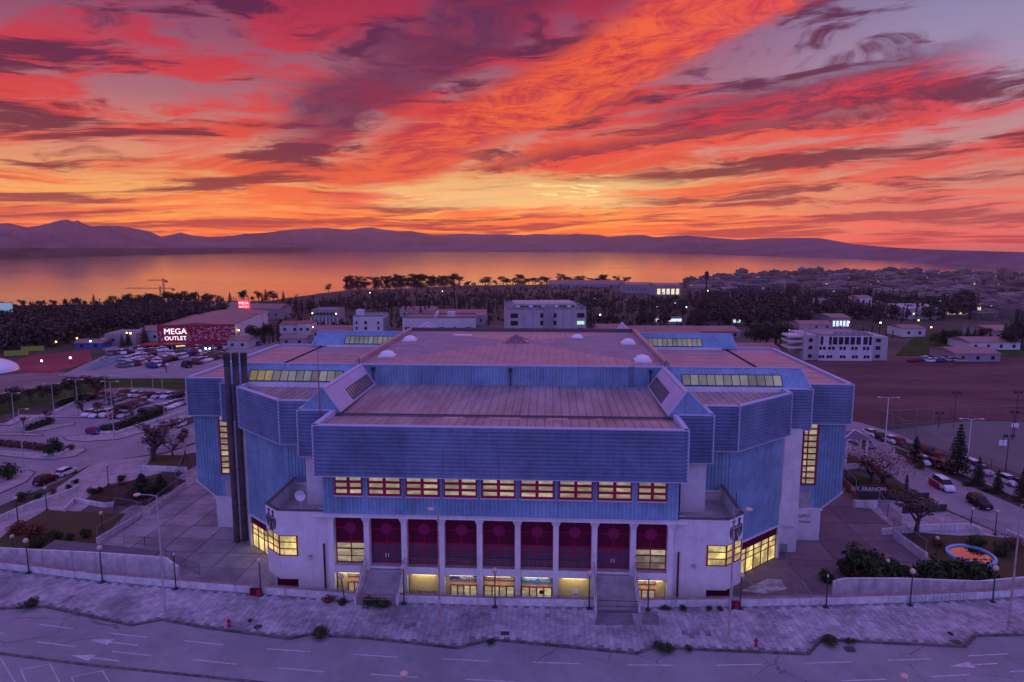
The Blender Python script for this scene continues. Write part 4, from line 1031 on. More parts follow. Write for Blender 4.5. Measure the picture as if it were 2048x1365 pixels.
def island(name,px,h=.14,m=m_pave):
    p=[U(x,y,ZP+.03) for x,y in px]; o=MB().prism([(q.x,q.y) for q in p],ZP,ZP+h).build(name,[m]); o['kind']='structure'
    mb=MB(); n=len(p); ar=sum(p[i].x*p[(i+1)%n].y-p[(i+1)%n].x*p[i].y for i in range(n)); p=p if ar>0 else p[::-1]
    for a,b in zip(p,p[1:]+p[:1]): mb.wall((a.x,a.y),(b.x,b.y),ZP,ZP+h+.03,.22)
    mb.build('kerb',m_kerb,o)
island('kerb_island',[(-80,995),(0,955),(40,948),(58,940),(72,945),(55,964),(0,988),(-80,1020)])
island('kerb_island',[(-80,893),(0,900),(90,906),(140,896),(168,895),(174,901),(150,914),(100,921),(50,918),(0,912),(-80,905)])
island('kerb_island',[(125,876),(165,870),(235,868),(300,850),(385,824),(385,836),(300,862),(235,880),(170,884),(135,882)])
island('kerb_island',[(40,862),(100,850),(152,846),(150,850),(100,860),(50,868)])
island('kerb_island',[(-60,866),(30,867),(88,869),(84,873),(0,871),(-60,872)])
island('kerb_island',[(0,852),(40,830),(160,832),(250,832),(250,836),(160,836),(60,836),(20,852)])
island('kerb_island',[(1790,895),(1850,920),(1930,952),(2048,1002),(2160,1050),(2160,1066),(2048,1018),(1930,968),(1850,934),(1790,906)],m=m_soil)
# low white walls of the gardens (left)
wallpx([(-20,1053),(55,1020),(105,1003),(150,986),(158,980)],ZP,1.1,.3,'stepped white planter wall beside the left footpath')
wallpx([(196,1088),(240,1062),(284,1036)],ZP,1.0,.3,'white garden wall under the mesh fence by the left plaza')
wallpx([(300,1032),(335,1005),(372,978)],ZP,1.2,.3,'pinkish garden wall at the left plaza near the dark conifer')
wallpx([(130,1026),(150,1006),(208,1016),(228,1014)],ZP,.9,.25,'low white wall in the middle of the left garden')
wallpx([(284,942),(330,944),(374,946)],ZP,1.2,.3,'white planter wall under the small lawn left of the arena')
wallpx([(195,870),(235,868),(300,848),(385,820)],ZP,.8,.3,'white wall along the hedge of the left car park')
wallpx([(82,914),(118,912),(140,902),(146,897)],ZP,.8,.25,'curved white wall of the island with the round shrub')
wallpx([(-60,1000),(0,966),(40,950)],ZP,1.0,.3,'white planter wall at the left picture edge by the road')
wallpx([(372,895),(300,898),(290,902)],ZP,.9,.25,'pale wall behind the bare tree left of the arena')
wallpx([(60,842),(110,826),(152,806)],ZP,.7,.25,'far white wall under the round trees of the left car park')
# right garden walls
wallpx([(1785,1078),(1815,1100),(1850,1126)],ZP,1.6,.35,'sloping pale ramp wall on the right plaza')
wallpx([(1764,1072),(1800,1068),(1880,1062),(1940,1062),(1960,1072)],ZP,1.2,.3,'long white wall behind the pond garden')
wallpx([(1706,1016),(1730,1018),(1754,1018)],ZP,1.5,.3,'white gate wall at the right plaza under the fence')
wallpx([(1762,1000),(1800,1003),(1858,1000)],ZP,1.4,.3,'black painted low wall right of the gate',m=m_dark)
wallpx([(1806,1028),(1850,1026),(1893,1024)],ZP,1.4,.3,'black painted planter wall in front of the bare red tree',m=m_dark)
wallpx([(1683,968),(1700,985),(1712,1006)],ZP,1.5,.3,'reddish brick side wall at the right end of the arena',m=mat('red_brick_wall',(0.30,0.11,0.09),0.9,var=.3,vscale=.8))
wallpx([(1683,940),(1720,938),(1745,948)],ZP,1.2,.3,'pale wall beyond the right end of the arena')
wallpx([(2010,1075),(2060,1098),(2120,1125)],ZP,1.4,.3,'white wall at the right picture edge by the gate')
p=U(1732,990,ZP+1.6); t_=text('OK ERANON',1.1,(p.x,p.y-.5,ZP+2.2),m_wpaint,None,name='graffiti')
w_=wallpx([(1712,1000),(1735,1000),(1760,1000)],ZP,2.9,.2,'dark panel wall with white graffiti letters by the right plaza',m=m_dark,name='graffiti_wall'); t_.parent=w_
p=U(1735,1000,ZP); t_.location=(p.x,p.y-.12,ZP+2.2)
# pond
ring=[(1888,1098),(1896,1090),(1918,1087),(1945,1091),(1970,1099),(1990,1111),(1998,1122),(1988,1130),(1962,1128),(1930,1120),(1902,1112)]
pts=[U(x,y,ZP+.5) for x,y in ring]
# smooth it
def chaikin(p,n=2):
    for _ in range(n):
        q=[]
        for a,b in zip(p,p[1:]+p[:1]): q+=[a.lerp(b,.25),a.lerp(b,.75)]
        p=q
    return p
pts=chaikin(pts); c=sum(pts,Vector())/len(pts); n=len(pts)
pond=thing('garden_pond','kidney shaped pond with pale blue rim mirroring the pink sky','pond',(0,0,0))
mb=MB(); inn=[c+(p-c)*.87 for p in pts]
mb.add([(p.x,p.y,ZP+.5) for p in pts]+[(p.x,p.y,ZP+.5) for p in inn]+[(p.x,p.y,ZP) for p in pts]+[(p.x,p.y,ZP) for p in inn],[(i,(i+1)%n,n+(i+1)%n,n+i) for i in range(n)]+[(2*n+i,2*n+(i+1)%n,(i+1)%n,i) for i in range(n)]+[(n+i,n+(i+1)%n,3*n+(i+1)%n,3*n+i) for i in range(n)])
mb.build('rim',mat('pool_blue',(0.25,0.50,0.68),0.7,var=.3,vscale=.8),pond)
mw=mat('pond_water',(0.02,0.02,0.025),0.03,spec=1.0); mw.node_tree.nodes['Principled BSDF'].inputs['IOR'].default_value=2.6
MB().add([(p.x,p.y,ZP+.3) for p in inn],[tuple(range(n))]).build('water',mw,pond)
# ------------------------------------------------------------------ plants
m_leaf=[mat('leaf_dark',(0.055,0.048,0.034),0.9,spec=.1),mat('leaf_mid',(0.085,0.080,0.050),0.9,spec=.1)]
m_leafc=[mat('cypress_dark',(0.065,0.050,0.042),0.9,spec=.1),mat('cypress_mid',(0.125,0.090,0.072),0.9,spec=.1)]
m_leafr=[mat('leaf_rust',(0.14,0.045,0.03),0.9,spec=.1),mat('leaf_rust_pale',(0.20,0.075,0.045),0.9,spec=.1)]
m_leafg=[mat('hedge_dark',(0.035,0.05,0.02),0.9,spec=.1),mat('hedge_mid',(0.065,0.08,0.03),0.9,spec=.1)]
m_bark=mat('bark',(0.10,0.07,0.06),0.95,var=.4,vscale=2)
m_twig=mat('twigs',(0.13,0.075,0.06),0.95)
def leaves(mb,c,r,n,size,rnd,bias=.5):
    for _ in range(n):
        d=Vector((rnd.gauss(0,1),rnd.gauss(0,1),rnd.gauss(0,1))).normalized(); t=rnd.random()**bias
        p=Vector((c[0]+d.x*r[0]*t,c[1]+d.y*r[1]*t,c[2]+d.z*r[2]*t))
        nn=(d+Vector((rnd.uniform(-1,1),rnd.uniform(-1,1),rnd.uniform(-.4,1)))*.8).normalized(); a=nn.orthogonal().normalized(); a.rotate(Matrix.Rotation(rnd.random()*6.28,3,nn)); b=nn.cross(a); s=size*rnd.uniform(.6,1.3)
        mb.mi=0 if rnd.random()<.6 else 1
        mb.add([p-a*s,p+b*s*.6,p+a*s,p-b*s*.6],[(0,1,2,3)])
KIND={}
def reg(kind,h,crown,trunk,cm,tm):
    h=max([p[2] for p in crown.v]+([p[2] for p in trunk.v] if trunk else []))
    KIND.setdefault(kind,[]).append((h,crown.mesh(kind+'_crown',*cm),trunk.mesh(kind+'_trunk',tm) if trunk else None))
for v in range(3):
    r=random.Random(20+v)
    # cypress 10 m
    mb=MB()
    for k in range(16):
        t=k/15; w=.9*(math.sin(PI*min(1,.12+t*.88))**.7)*(1-.35*t)+.08
        leaves(mb,(r.uniform(-.1,.1),r.uniform(-.1,.1),.6+9.2*t),(w,w,.55),34,.26,r,.35)
    reg('cypress',10,mb,MB().tube([(0,0,0),(0,0,4)],[.2,.1],6),m_leafc,m_bark)
    # round evergreen 8 m
    mb=MB()
    for k in range(13):
        a=r.random()*6.28; q=r.uniform(.4,2.1); leaves(mb,(q*math.cos(a),q*math.sin(a),r.uniform(3.2,6.6)),(r.uniform(1,1.6),r.uniform(1,1.6),r.uniform(.8,1.3)),85,.24,r,.4)
    reg('evergreen',8,mb,MB().tube([(0,0,0),(.1,0,2),(0,.1,5)],[.28,.2,.1],6),m_leaf,m_bark)
    # fir 10 m
    mb=MB()
    for k in range(15):
        t=k/14; R_=2.5*(1-t)**.85+.12; z=1.3+8.5*t; nb=int(7+10*(1-t))
        for j in range(nb):
            a=6.28*(j+r.random()*.7)/nb; L=R_*r.uniform(.7,1.1)
            for q in range(4):
                u=(q+.6)/4*L; leaves(mb,(u*math.cos(a),u*math.sin(a),z-.22*u+.1),(.22+.18*(1-t),.22+.18*(1-t),.12),3,.27,r,.6)
    reg('fir',10,mb,MB().tube([(0,0,0),(0,0,9.4)],[.2,.03],6),m_leaf,m_bark)
    # bare broadleaf 8 m
    tw=MB(); tr=MB()
    def grow(p,d,L,rad,lv):
        q=p+d*L; mid=p+d*(L*.5)+Vector((r.uniform(-.1,.1),r.uniform(-.1,.1),0))*L*.4
        (tr if lv<3 else tw).tube([p,mid,q],[rad,rad*.8,rad*.6],5 if lv<2 else 3,False)
        if lv>=5: return
        for _ in range(3 if lv<4 else 4):
            e=(d+Vector((r.uniform(-1,1),r.uniform(-1,1),r.uniform(-.25,.7)))*.75).normalized(); grow(q if r.random()<.7 else mid,e,L*r.uniform(.6,.82),rad*.58,lv+1)
    grow(Vector((0,0,0)),Vector((r.uniform(-.1,.1),0,1)).normalized(),2.1,.24,0)
    for p_ in [tw.v[i] for i in range(0,len(tw.v),9)]:
        leaves(tw,p_,(.5,.5,.4),2,.16,r,.6)
    tw.m=[0]*len(tw.f)
    reg('bare_tree',7.5,tw,tr,[m_twig],m_bark)
    # rusty crowned bare tree: same with a haze of fine red twigs
    tw=MB(); tr=MB(); grow(Vector((0,0,0)),Vector((0,r.uniform(-.1,.1),1)).normalized(),1.6,.24,0)
    leaves(tw,(0,0,4.4),(3.6,3.6,2.2),900,.10,r,.45); 
    reg('russet_tree',6.6,tw,tr,m_leafr,m_bark)
    # bush 2 m
    mb=MB()
    for k in range(9):
        a=r.random()*6.28; q=r.uniform(0,.7); leaves(mb,(q*math.cos(a),q*math.sin(a),r.uniform(.5,1.3)),(.6,.6,.55),80,.13,r,.4)
    reg('bush',2,mb,None,m_leafg,m_bark)
    mb=MB()
    for k in range(9):
        a=r.random()*6.28; q=r.uniform(0,.7); leaves(mb,(q*math.cos(a),q*math.sin(a),r.uniform(.5,1.3)),(.6,.6,.55),60,.12,r,.4)
    reg('rust_bush',2,mb,None,m_leafr,m_bark)
PR=random.Random(99)
def plant(kind,px,py,pt,label,group=None,wide=1.0,name=None,p=None,cat=None):
    p=p or G(px,py); h=max(.5,(py-pt)*mpp(p)); H,cm,tm=PR.choice(KIND[kind]); s=h/H
    nm=name or {'cypress':'cypress_tree','evergreen':'evergreen_tree','fir':'fir_tree','bush':'shrub','rust_bush':'shrub'}.get(kind,kind)
    o=thing(nm,label,cat or ('shrub' if 'bush' in kind else 'tree'),(p.x,p.y,p.z-.05),PR.random()*6.28,group,(s*wide,s*wide,s))
    link('crown' if tm else 'foliage',cm,o)
    if tm: link('trunk',tm,o)
    return o
# near left
near=[('bare_tree',305,926,846,'large bare weeping tree left of the arena by the white wall',1.75),
('fir',285,992,945,'dark spreading conifer in the left garden bed',2.7),('fir',322,985,948,'dark drooping conifer nearest the left arena wall',2.5),
('evergreen',20,824,772,'dark round evergreen at the left picture edge by the car park',1.5),('evergreen',62,806,776,'small round evergreen second from the left edge',1.5),('evergreen',82,797,768,'dark evergreen behind the small round one left',.9),('evergreen',108,812,764,'round evergreen beside the third lamp of the left car park',1.4),('evergreen',152,806,751,'tall round evergreen left of the car rows',1.3),('evergreen',193,800,748,'broad dark evergreen in front of the green strip',1.5),('russet_tree',228,812,762,'russet bare crowned tree among the parked cars',1.2),
('bare_tree',196,838,802,'short pollarded bare tree between white parked cars',.9),('bare_tree',167,832,798,'dark bare tree at the corner of the car rows',.9),('bare_tree',94,848,818,'bare tree above the clipped hedge left',.9),('bare_tree',48,860,832,'thin leaning bare tree at the left island',.7),('russet_tree',265,838,805,'russet tree in front of the parked cars right of the tall lamp',1.0),('bare_tree',232,835,806,'slim bare tree between the last white cars',.8),
('russet_tree',345,915,862,'russet shrub like tree beside the white hatchback left of arena',1.3),('evergreen',368,895,855,'small dark evergreen at the left arena corner by the street',.8),
('bush',110,912,873,'round dark shrub on the left kerb island',.9),('rust_bush',141,901,886,'small russet shrub at the tip of the left island',1.2),('bush',15,960,923,'pale green shrub at the left picture edge on the island',1.0),
('bush',246,963,947,'round clipped shrub beside the garden conifer',1.1),('bush',182,990,975,'dark shrub left in the flower bed',1.3),('bush',200,985,972,'dark shrub right of its neighbour in the flower bed',1.2),('bush',243,972,966,'flat dark shrub in the middle of the flower bed',2.0),
('bush',108,1084,1060,'dark shrub nearest the ramp roof on the left lawn',1.2),('bush',140,1082,1064,'second dark shrub on the left lawn',1.1),('bush',172,1078,1056,'rightmost dark shrub on the left lawn',.9),('rust_bush',66,1078,1046,'large russet shrub on the left lawn',1.5),('rust_bush',40,1068,1040,'russet shrub at the left edge of the lawn',1.3),('bush',75,1098,1072,'dark shrub under the lamp left of the ramp roof',1.2),
('bush',50,1000,980,'shrub in the planter nearest the left edge',1.3),('bush',80,996,983,'shrub in the second planter compartment left',1.3),('rust_bush',108,988,975,'russet shrub in the third planter compartment left',1.2),('bush',136,980,968,'round shrub in the fourth planter compartment left',1.1),('bush',150,968,957,'last round shrub at the end of the planter row',1.1),
('bush',300,1150,1125,'weedy shrub at the end of the inner ramp wall left',.8)]
for k,px,py,pt,lb,wd in near: plant(k,px,py,pt,lb,wide=wd)
# near right
near=[('russet_tree',1768,972,884,'broad russet bare tree beyond the right end of the arena',1.9),('russet_tree',1742,968,895,'second trunk of russet branches beside the right arena wall',1.5),
('bare_tree',1830,1078,984,'bare reddish tree behind the sloping ramp wall right',1.6),
('fir',1914,950,845,'tall dark fir on the street median right',.95),('fir',1830,928,870,'spreading fir on the median left of the tall one',1.3),('fir',1955,972,912,'bluish fir right of the tall fir',1.0),('fir',1994,988,938,'small layered fir on the median',1.1),('fir',2043,1004,932,'fir cut by the right picture edge',1.0),
('cypress',1812,985,947,'dark flame shaped conifer on the green bed right',1.7),
('bush',1690,1150,1112,'leftmost big dark shrub by the right plaza',1.1),('bush',1728,1165,1092,'tallest big dark shrub of the left clump by the right plaza',1.0),('bush',1765,1168,1104,'broad dark shrub in the left clump beside the lamp',1.1),('bush',1795,1170,1122,'dark shrub at the right end of the left clump',1.1),('rust_bush',1815,1172,1140,'russet low shrub between the two dark clumps',1.2),
('bush',1860,1172,1112,'leftmost dark shrub of the clump in front of the pond',1.1),('bush',1897,1174,1106,'tall dark shrub in front of the pond left',1.0),('bush',1935,1175,1112,'dark shrub in front of the pond middle',1.1),('bush',1968,1174,1128,'dark shrub at the right end before the pond',1.1),
('bush',1950,1096,1070,'dark round shrub behind the pond',1.1),('rust_bush',1872,1094,1072,'russet shrub left behind the pond',1.2),('bush',2005,1112,1082,'dark shrub right of the pond',1.2),('rust_bush',2022,1098,1070,'russet shrub by the right edge wall',1.2),
('bush',1655,1165,1140,'pale weedy bush at the edge of the right plaza',1.2),('bush',1705,975,955,'dark low shrub at the corner of the green bed right',1.2),('rust_bush',1770,990,966,'russet undergrowth below the broad bare tree',2.4),('bush',1840,938,925,'low shrub on the median left part',1.4),('bush',1935,972,962,'flat shrub on the median below the tall fir',2.0),('bush',1975,985,975,'flat shrub on the median right part',2.0)]
for k,px,py,pt,lb,wd in near: plant(k,px,py,pt,lb,wide=wd)
# weeds at the kerb and wall foot (on the pavement)
for k,px,py,h,wd,lb in (('bush',55,1214,1.0,2.0,'weeds growing over the kerb at the far left'),('bush',640,1271,.9,2.4,'green weed clump at the kerb below the hydrant'),('rust_bush',660,1204,.8,2.0,'low russet weeds left of the left stairs'),('bush',685,1209,.7,1.6,'low dark weeds in front of the left stairs parapet'),('bush',735,1212,.9,2.2,'dark weeds across the foot of the left stairs'),('bush',765,1212,1.0,1.9,'dark weeds at the right foot of the left stairs'),('bush',982,1286,.5,1.8,'weeds at the kerb notch in the middle'),('bush',1330,1299,.8,2.4,'weed clump at the kerb notch right of the middle'),('bush',1378,1300,.5,1.6,'small weed clump on the kerb beside its larger neighbour'),('bush',1660,1286,.9,2.2,'large weed clump at the right kerb notch'),('bush',1700,1285,.5,2.0,'low weeds trailing along the right kerb'),('bush',1330,1219,.5,2.0,'low dark weeds under the parapet right of the stairs'),('bush',1366,1221,.8,1.1,'round weed tuft under the right parapet'),('bush',1420,1221,.7,1.1,'left of two dark tufts under the right parapet by the pole'),('bush',1440,1221,.6,1.3,'right of two dark tufts under the right parapet by the pole'),('bush',500,1242,.25,2.4,'weeds in the broken paving near the left hydrant'),('bush',1900,1268,.25,2.6,'weeds in the broken paving at the far right')):
    p=U(px,py,ZR+.03); H,cm,_=PR.choice(KIND[k]); s=h/H
    o=thing('weed_clump',lb,'weeds',(p.x,p.y,p.z-.05),PR.random()*6,None,(s*wd,s*wd,s)); link('foliage',cm,o)
# hedges
def hedge(px,h,w,label,m=m_leafg):
    pts=[U(x,y,ZP) for x,y in px]; o=thing('hedge',label,'hedge'); mb=MB(); r=random.Random(len(px)+int(px[0][0]))
    for a,b in zip(pts,pts[1:]):
        n=max(2,int((b-a).length/.9))
        for i in range(n):
            p=a.lerp(b,i/n); leaves(mb,(p.x,p.y,ZP+h*.5),(w*.6,w*.6,h*.55),130,.27,r,.35)
    mb.build('foliage',m,o)
hedge([(205,866),(240,860),(270,848),(300,838),(330,826)],2.3,2.2,'thick dark hedge along the white wall of the left car park')
hedge([(58,862),(80,855),(106,846)],1.9,1.9,'clipped box hedge on the left car park island')
hedge([(-40,890),(0,892),(50,897),(95,902)],1.7,1.5,'bare grey hedge along the left street',m=[m_twig,m_leafr[0]])
hedge([(120,812),(160,800),(200,792)],1.6,1.5,'low dark hedge behind the left car park wall')
# ------------------------------------------------------------------ far trees
r=random.Random(31)
def row(kind,x0,x1,y0,y1,n,h0,h1,label,group,wide=1.0,jit=3):
    for i in range(n):
        t=(i+r.uniform(.1,.9))/n; px=x0+(x1-x0)*t; py=y0+(y1-y0)*t+r.uniform(-jit,jit)
        k=r.choice(kind) if isinstance(kind,(list,tuple)) else kind
        hh=r.uniform(h0,h1); q=(hh-h0)/(h1-h0); ORD=('leftmost','second','third','fourth','fifth','sixth','seventh','eighth')
        part=f'{ORD[i]} from left, ' if n<=8 else f'{("far left","left","middle","right","far right")[min(4,int(t*5))]} part, '
        noun={'cypress':'cypress','evergreen':'round tree','fir':'fir','bare_tree':'bare tree'}[k]
        plant(k,px,py,py-hh,f'{("low","medium","tall")[min(2,int(q*3))]} {noun}, {part}'+label,group,wide*r.uniform(.85,1.2))
row(['evergreen','evergreen','fir','bare_tree'],-20,215,623,612,20,10,24,'of the shoreline row far left','shoreline trees left',1.0)
row(['evergreen','evergreen','cypress'],215,420,622,611,32,22,34,'of the shoreline grove before the cranes','shoreline grove',1.0)
row(['cypress','fir','evergreen'],420,570,612,600,18,14,26,'on the shore right of the cranes','shore conifers',1.0)
row(['cypress'],560,710,632,622,18,18,34,'above the low white houses left','cypresses left of the arena roof')
row(['bare_tree','evergreen','evergreen','fir'],690,910,577,570,44,8,26,'of the cape against the sea','trees on the cape',1.7,2)
row(['bare_tree','evergreen'],910,1010,574,571,8,8,22,'at the shore above the white block','trees on the shore middle',1.6,1)
row(['bare_tree','evergreen','bare_tree'],1010,1260,570,566,30,8,20,'on the shore behind the beige block','trees on the shore right',1.7,2)
plant('evergreen',657,586,567,'lone round tree on the shore at the bay corner')
row(['cypress','cypress','fir'],770,1000,634,628,24,20,38,'of the row behind the white blocks','cypress row middle')
row(['cypress','evergreen'],1176,1340,658,652,18,20,36,'of the row right of the beige block','cypress row right of the beige block')
row(['cypress','fir'],1372,1402,668,662,6,34,50,'of the dark group right of the arena ridge','tall cypress group')
row(['evergreen'],1500,1590,694,690,6,36,52,'of the big trees left of the office block','big dark trees by the office block',1.3)
row(['cypress','fir'],1640,1790,678,676,12,14,30,'just behind the white office block','conifers behind the office block')
row(['evergreen','fir'],1868,1985,690,686,12,22,36,'of the clump on the green slope','evergreens on the green slope',1.2)
row(['evergreen','fir'],2000,2060,700,690,6,40,70,'at the right picture edge','evergreens at the right edge',1.1)
row(['cypress','evergreen','evergreen','bare_tree'],1395,1720,640,634,44,18,34,'of the wood below the city','wood below the city',1.2,8)
row(['cypress','evergreen'],1720,1960,628,612,32,16,34,'among the villas below the city','trees among the villas',1.2,8)
row(['evergreen','cypress'],1300,1385,612,610,10,10,20,'by the low waterside hall','trees by the waterside hall',1.2)
row(['evergreen','evergreen','cypress'],505,560,690,684,7,22,50,'at the end of the outlet warehouse','trees by the outlet warehouse',1.2)
row(['evergreen','cypress'],640,700,668,664,5,10,22,'among the sheds behind the arena','trees among the sheds')
for px,py,pt,lb in ((290,692,652,'tall fir left of the red outlet facade'),(257,694,662,'dark fir under the twin yellow lamps'),(245,696,668,'pale bushy fir in front of the grey shed'),(190,692,668,'dark tree by the white floodlight left'),(396,688,676,'small fir before the red canopy')):
    plant('fir' if 'fir' in lb else 'evergreen',px,py,pt,lb,wide=1.1)
plant('bare_tree',333,745,716,'small bare tree alone on the outlet car park')
row(['evergreen','evergreen','cypress'],1420,2060,566,566,44,7,15,'between the city blocks','trees in the city',1.3,5)
row(['evergreen','cypress'],1480,2060,586,590,40,9,18,'at the lower city edge','trees at the city edge',1.3,8)
# woods that read as one mass
def wood(name,label,region,n,h0,h1,seed,big=1.6):
    q=random.Random(seed); mb=MB(); xs=[p[0] for p in region]; ys=[p[1] for p in region]; k=0
    while k<n:
        px,py=q.uniform(min(xs),max(xs)),q.uniform(min(ys),max(ys))
        if not inside(region,px,py): continue
        p=G(px,py); h=q.uniform(h0,h1); w_=h*q.uniform(.2,.42); k+=1
        if q.random()<.35: 
            for j in range(5): t=j/4; leaves(mb,(p.x,p.y,p.z+h*(.1+.85*t)),(w_*.5*(1-t*.8),w_*.5*(1-t*.8),h*.12),16,.5*big*.6,q,.4)
        else:
            for j in range(4): leaves(mb,(p.x+q.uniform(-.5,.5)*w_,p.y+q.uniform(-.5,.5)*w_,p.z+h*q.uniform(.4,.8)),(w_*.6,w_*.6,h*.22),22,.55*big*.6,q,.4)
    o=mb.build(name,m_leafc); tag(o,label,'wood',kind='stuff')
wood('woodland','dark winter woodland covering the slope left of the outlet',[(-60,635),(120,630),(240,622),(330,618),(430,618),(470,640),(420,660),(330,664),(210,672),(100,700),(-60,715)],800,9,15,5,2.6)
wood('woodland','low dark scrub and trees on the cape before the sea',[(700,584),(900,578),(1240,575),(1240,600),(1000,606),(860,604),(700,606)],320,4,8,6,2.0)
wood('woodland','dark wood on the slope below the city',[(1375,600),(1560,598),(1700,606),(1960,602),(1960,640),(1700,650),(1500,656),(1390,650)],700,8,14,7,2.6)
wood('woodland','brown scrub between the sheds behind the arena',[(560,640),(800,640),(1000,636),(1340,640),(1480,664),(1340,668),(1000,650),(560,668)],200,3,6,8,1.6)
wood('woodland','low ragged belt of shore trees on the cape against the sea',[(690,573),(900,569),(1250,566),(1250,571),(900,576),(690,581)],260,4,9,11,1.6)
wood('woodland','dark tree belt behind the white blocks and the beige block',[(560,618),(760,612),(1000,608),(1250,612),(1370,620),(1370,640),(1180,636),(990,622),(770,630),(560,634)],420,7,14,12,2.0)
# ------------------------------------------------------------------ cars
m_glass=mat('car_glass',(0.02,0.02,0.03),0.12,spec=.35); m_tyre=mat('tyre',(0.012,0.012,0.012),0.9); m_rim=mat('rim',(0.35,0.35,0.37),0.4,.6)
m_head=mat('headlight',(0.7,0.7,0.72),0.15); m_tail=mat('tail_light',(0.35,0.01,0.01),0.3); m_plate=mat('plate',(0.7,0.7,0.68),0.6)
CARC={'white':(0.72,0.71,0.72),'silver':(0.42,0.42,0.44),'grey':(0.16,0.16,0.17),'black':(0.018,0.018,0.022),'dark red':(0.06,0.008,0.012),'blue':(0.03,0.05,0.20),'red':(0.20,0.015,0.02),'beige':(0.40,0.34,0.27)}
m_car={k:mat('car_paint_'+k.replace(' ','_'),v,0.42,spec=.15) for k,v in CARC.items()}
FORM={'hatchback':[(-2.05,.72,.74),(-1.95,.95,.99),(-1.55,.98,1.40),(-.7,.98,1.50),(.3,.96,1.46),(1.05,.93,.97),(1.85,.74,.78),(2.05,.55,.57)],
'saloon':[(-2.25,.80,.82),(-2.1,.93,.96),(-1.55,.95,1.0),(-.85,.95,1.38),(0,.95,1.44),(.45,.94,1.40),(1.15,.92,.95),(2.05,.72,.75),(2.2,.52,.54)],
'suv':[(-2.15,.85,.87),(-2.08,1.05,1.12),(-1.8,1.08,1.62),(-.8,1.08,1.72),(.4,1.06,1.66),(1.0,1.04,1.08),(1.95,.92,.96),(2.15,.65,.68)],
'van':[(-2.2,.9,.92),(-2.15,1.1,1.7),(-1.9,1.12,1.88),(-.4,1.12,1.92),(.7,1.1,1.82),(1.4,1.06,1.12),(2.05,.85,.9),(2.2,.6,.62)]}
def carbody(form):
    st=FORM[form]; mb=MB(); w=.86; rings=[]
    for x,b,t in st:
        e=1-.10*(abs(x)/2.2)**4; cab=t-b>.15; wr=(w*.74 if cab else w*.86)*e
        rings.append([(x,-w*e,.28),(x,-w*e*1.02,.62),(x,-w*e*.97,b),(x,-wr,t),(x,wr,t),(x,w*e*.97,b),(x,w*e*1.02,.62),(x,w*e,.28)])
    for g in rings: mb.v+=g
    for i in range(len(rings)-1):
        c0=st[i][2]-st[i][1]>.15; c1=st[i+1][2]-st[i+1][1]>.15
        for k in range(7):
            a=i*8+k; mb.f.append((a,a+1,a+9,a+8))
            g=0
            if k in (2,4) and (c0 or c1): g=1
            if k==3 and c0!=c1: g=1
            mb.m.append(g)
        mb.f.append((i*8,i*8+8,i*8+15,i*8+7)); mb.m.append(0)
    mb.f.append(tuple(range(8))); mb.m.append(0); n=(len(rings)-1)*8; mb.f.append(tuple(range(n,n+8))[::-1]); mb.m.append(0)
    return mb,st
CB={}
for f in FORM:
    for c in CARC: CB[f,c]=carbody(f)[0].mesh('car_body',m_car[c],m_glass)
wt=MB(); wt.tube([(0,-.11,0),(0,.11,0)],.32,14); WT=wt.mesh('tyre',m_tyre)
wr_=MB(); wr_.tube([(0,-.125,0),(0,.125,0)],.19,8); WR=wr_.mesh('rim',m_rim)
HL=MB().box(-.06,.04,-.2,.2,-.08,.08).mesh('headlight',m_head); TL=MB().box(-.04,.06,-.12,.12,-.12,.12).mesh('tail_light',m_tail); PLT=MB().box(-.03,.03,-.26,.26,-.06,.06).mesh('plate',m_plate)
def car(px,py,ang,form,col,label,group=None,full=True,s=1.13,p=None):
    p=p or G(px,py); o=thing('parked_car' if not full or group else 'car',label,'car',(p.x,p.y,p.z+.05),ang,group,s)
    link('body',CB[form,col],o)
    st=FORM[form]; x0,x1=st[0][0],st[-1][0]
    if full:
        for x in (x0+.72,x1-.75):
            for y in (-.78,.78):
                w_=link('wheel',WT,o,(x,y,.32)); link('rim',WR,w_)
        for y in (-.58,.58): link('headlight',HL,o,(x1-.12,y,.66)); link('tail_light',TL,o,(x0+.03,y,.82))
        link('licence_plate',PLT,o,(x0-.02,0,.6)); link('licence_plate',PLT,o,(x1+.0,0,.45))
    else:
        mb=WT
    return o
def pang(a,b):
    a,b=G(*a),G(*b); d=b-a; return math.atan2(d.y,d.x)
rl=pang((60,975),(180,925))
car(133,950,rl,'hatchback','white','white hatchback driving away on the left street')
car(92,967,rl,'suv','dark red','dark red estate car behind the white hatchback on the left street')
car(188,868,pang((160,860),(210,870)),'hatchback','blue','blue hatchback alone at the mouth of the left car park')
car(362,853,pang((362,856),(385,846)),'hatchback','white','white hatchback at the left corner of the arena')
car(379,846,pang((362,856),(385,846)),'saloon','grey','grey car half hidden by the left corner of the arena')
rr=pang((1830,950),(1960,1030))
car(1886,978,rr,'van','white','white minivan driving on the right street',s=1.2)
car(1958,1013,rr,'suv','black','black estate car driving on the right street',s=1.2)
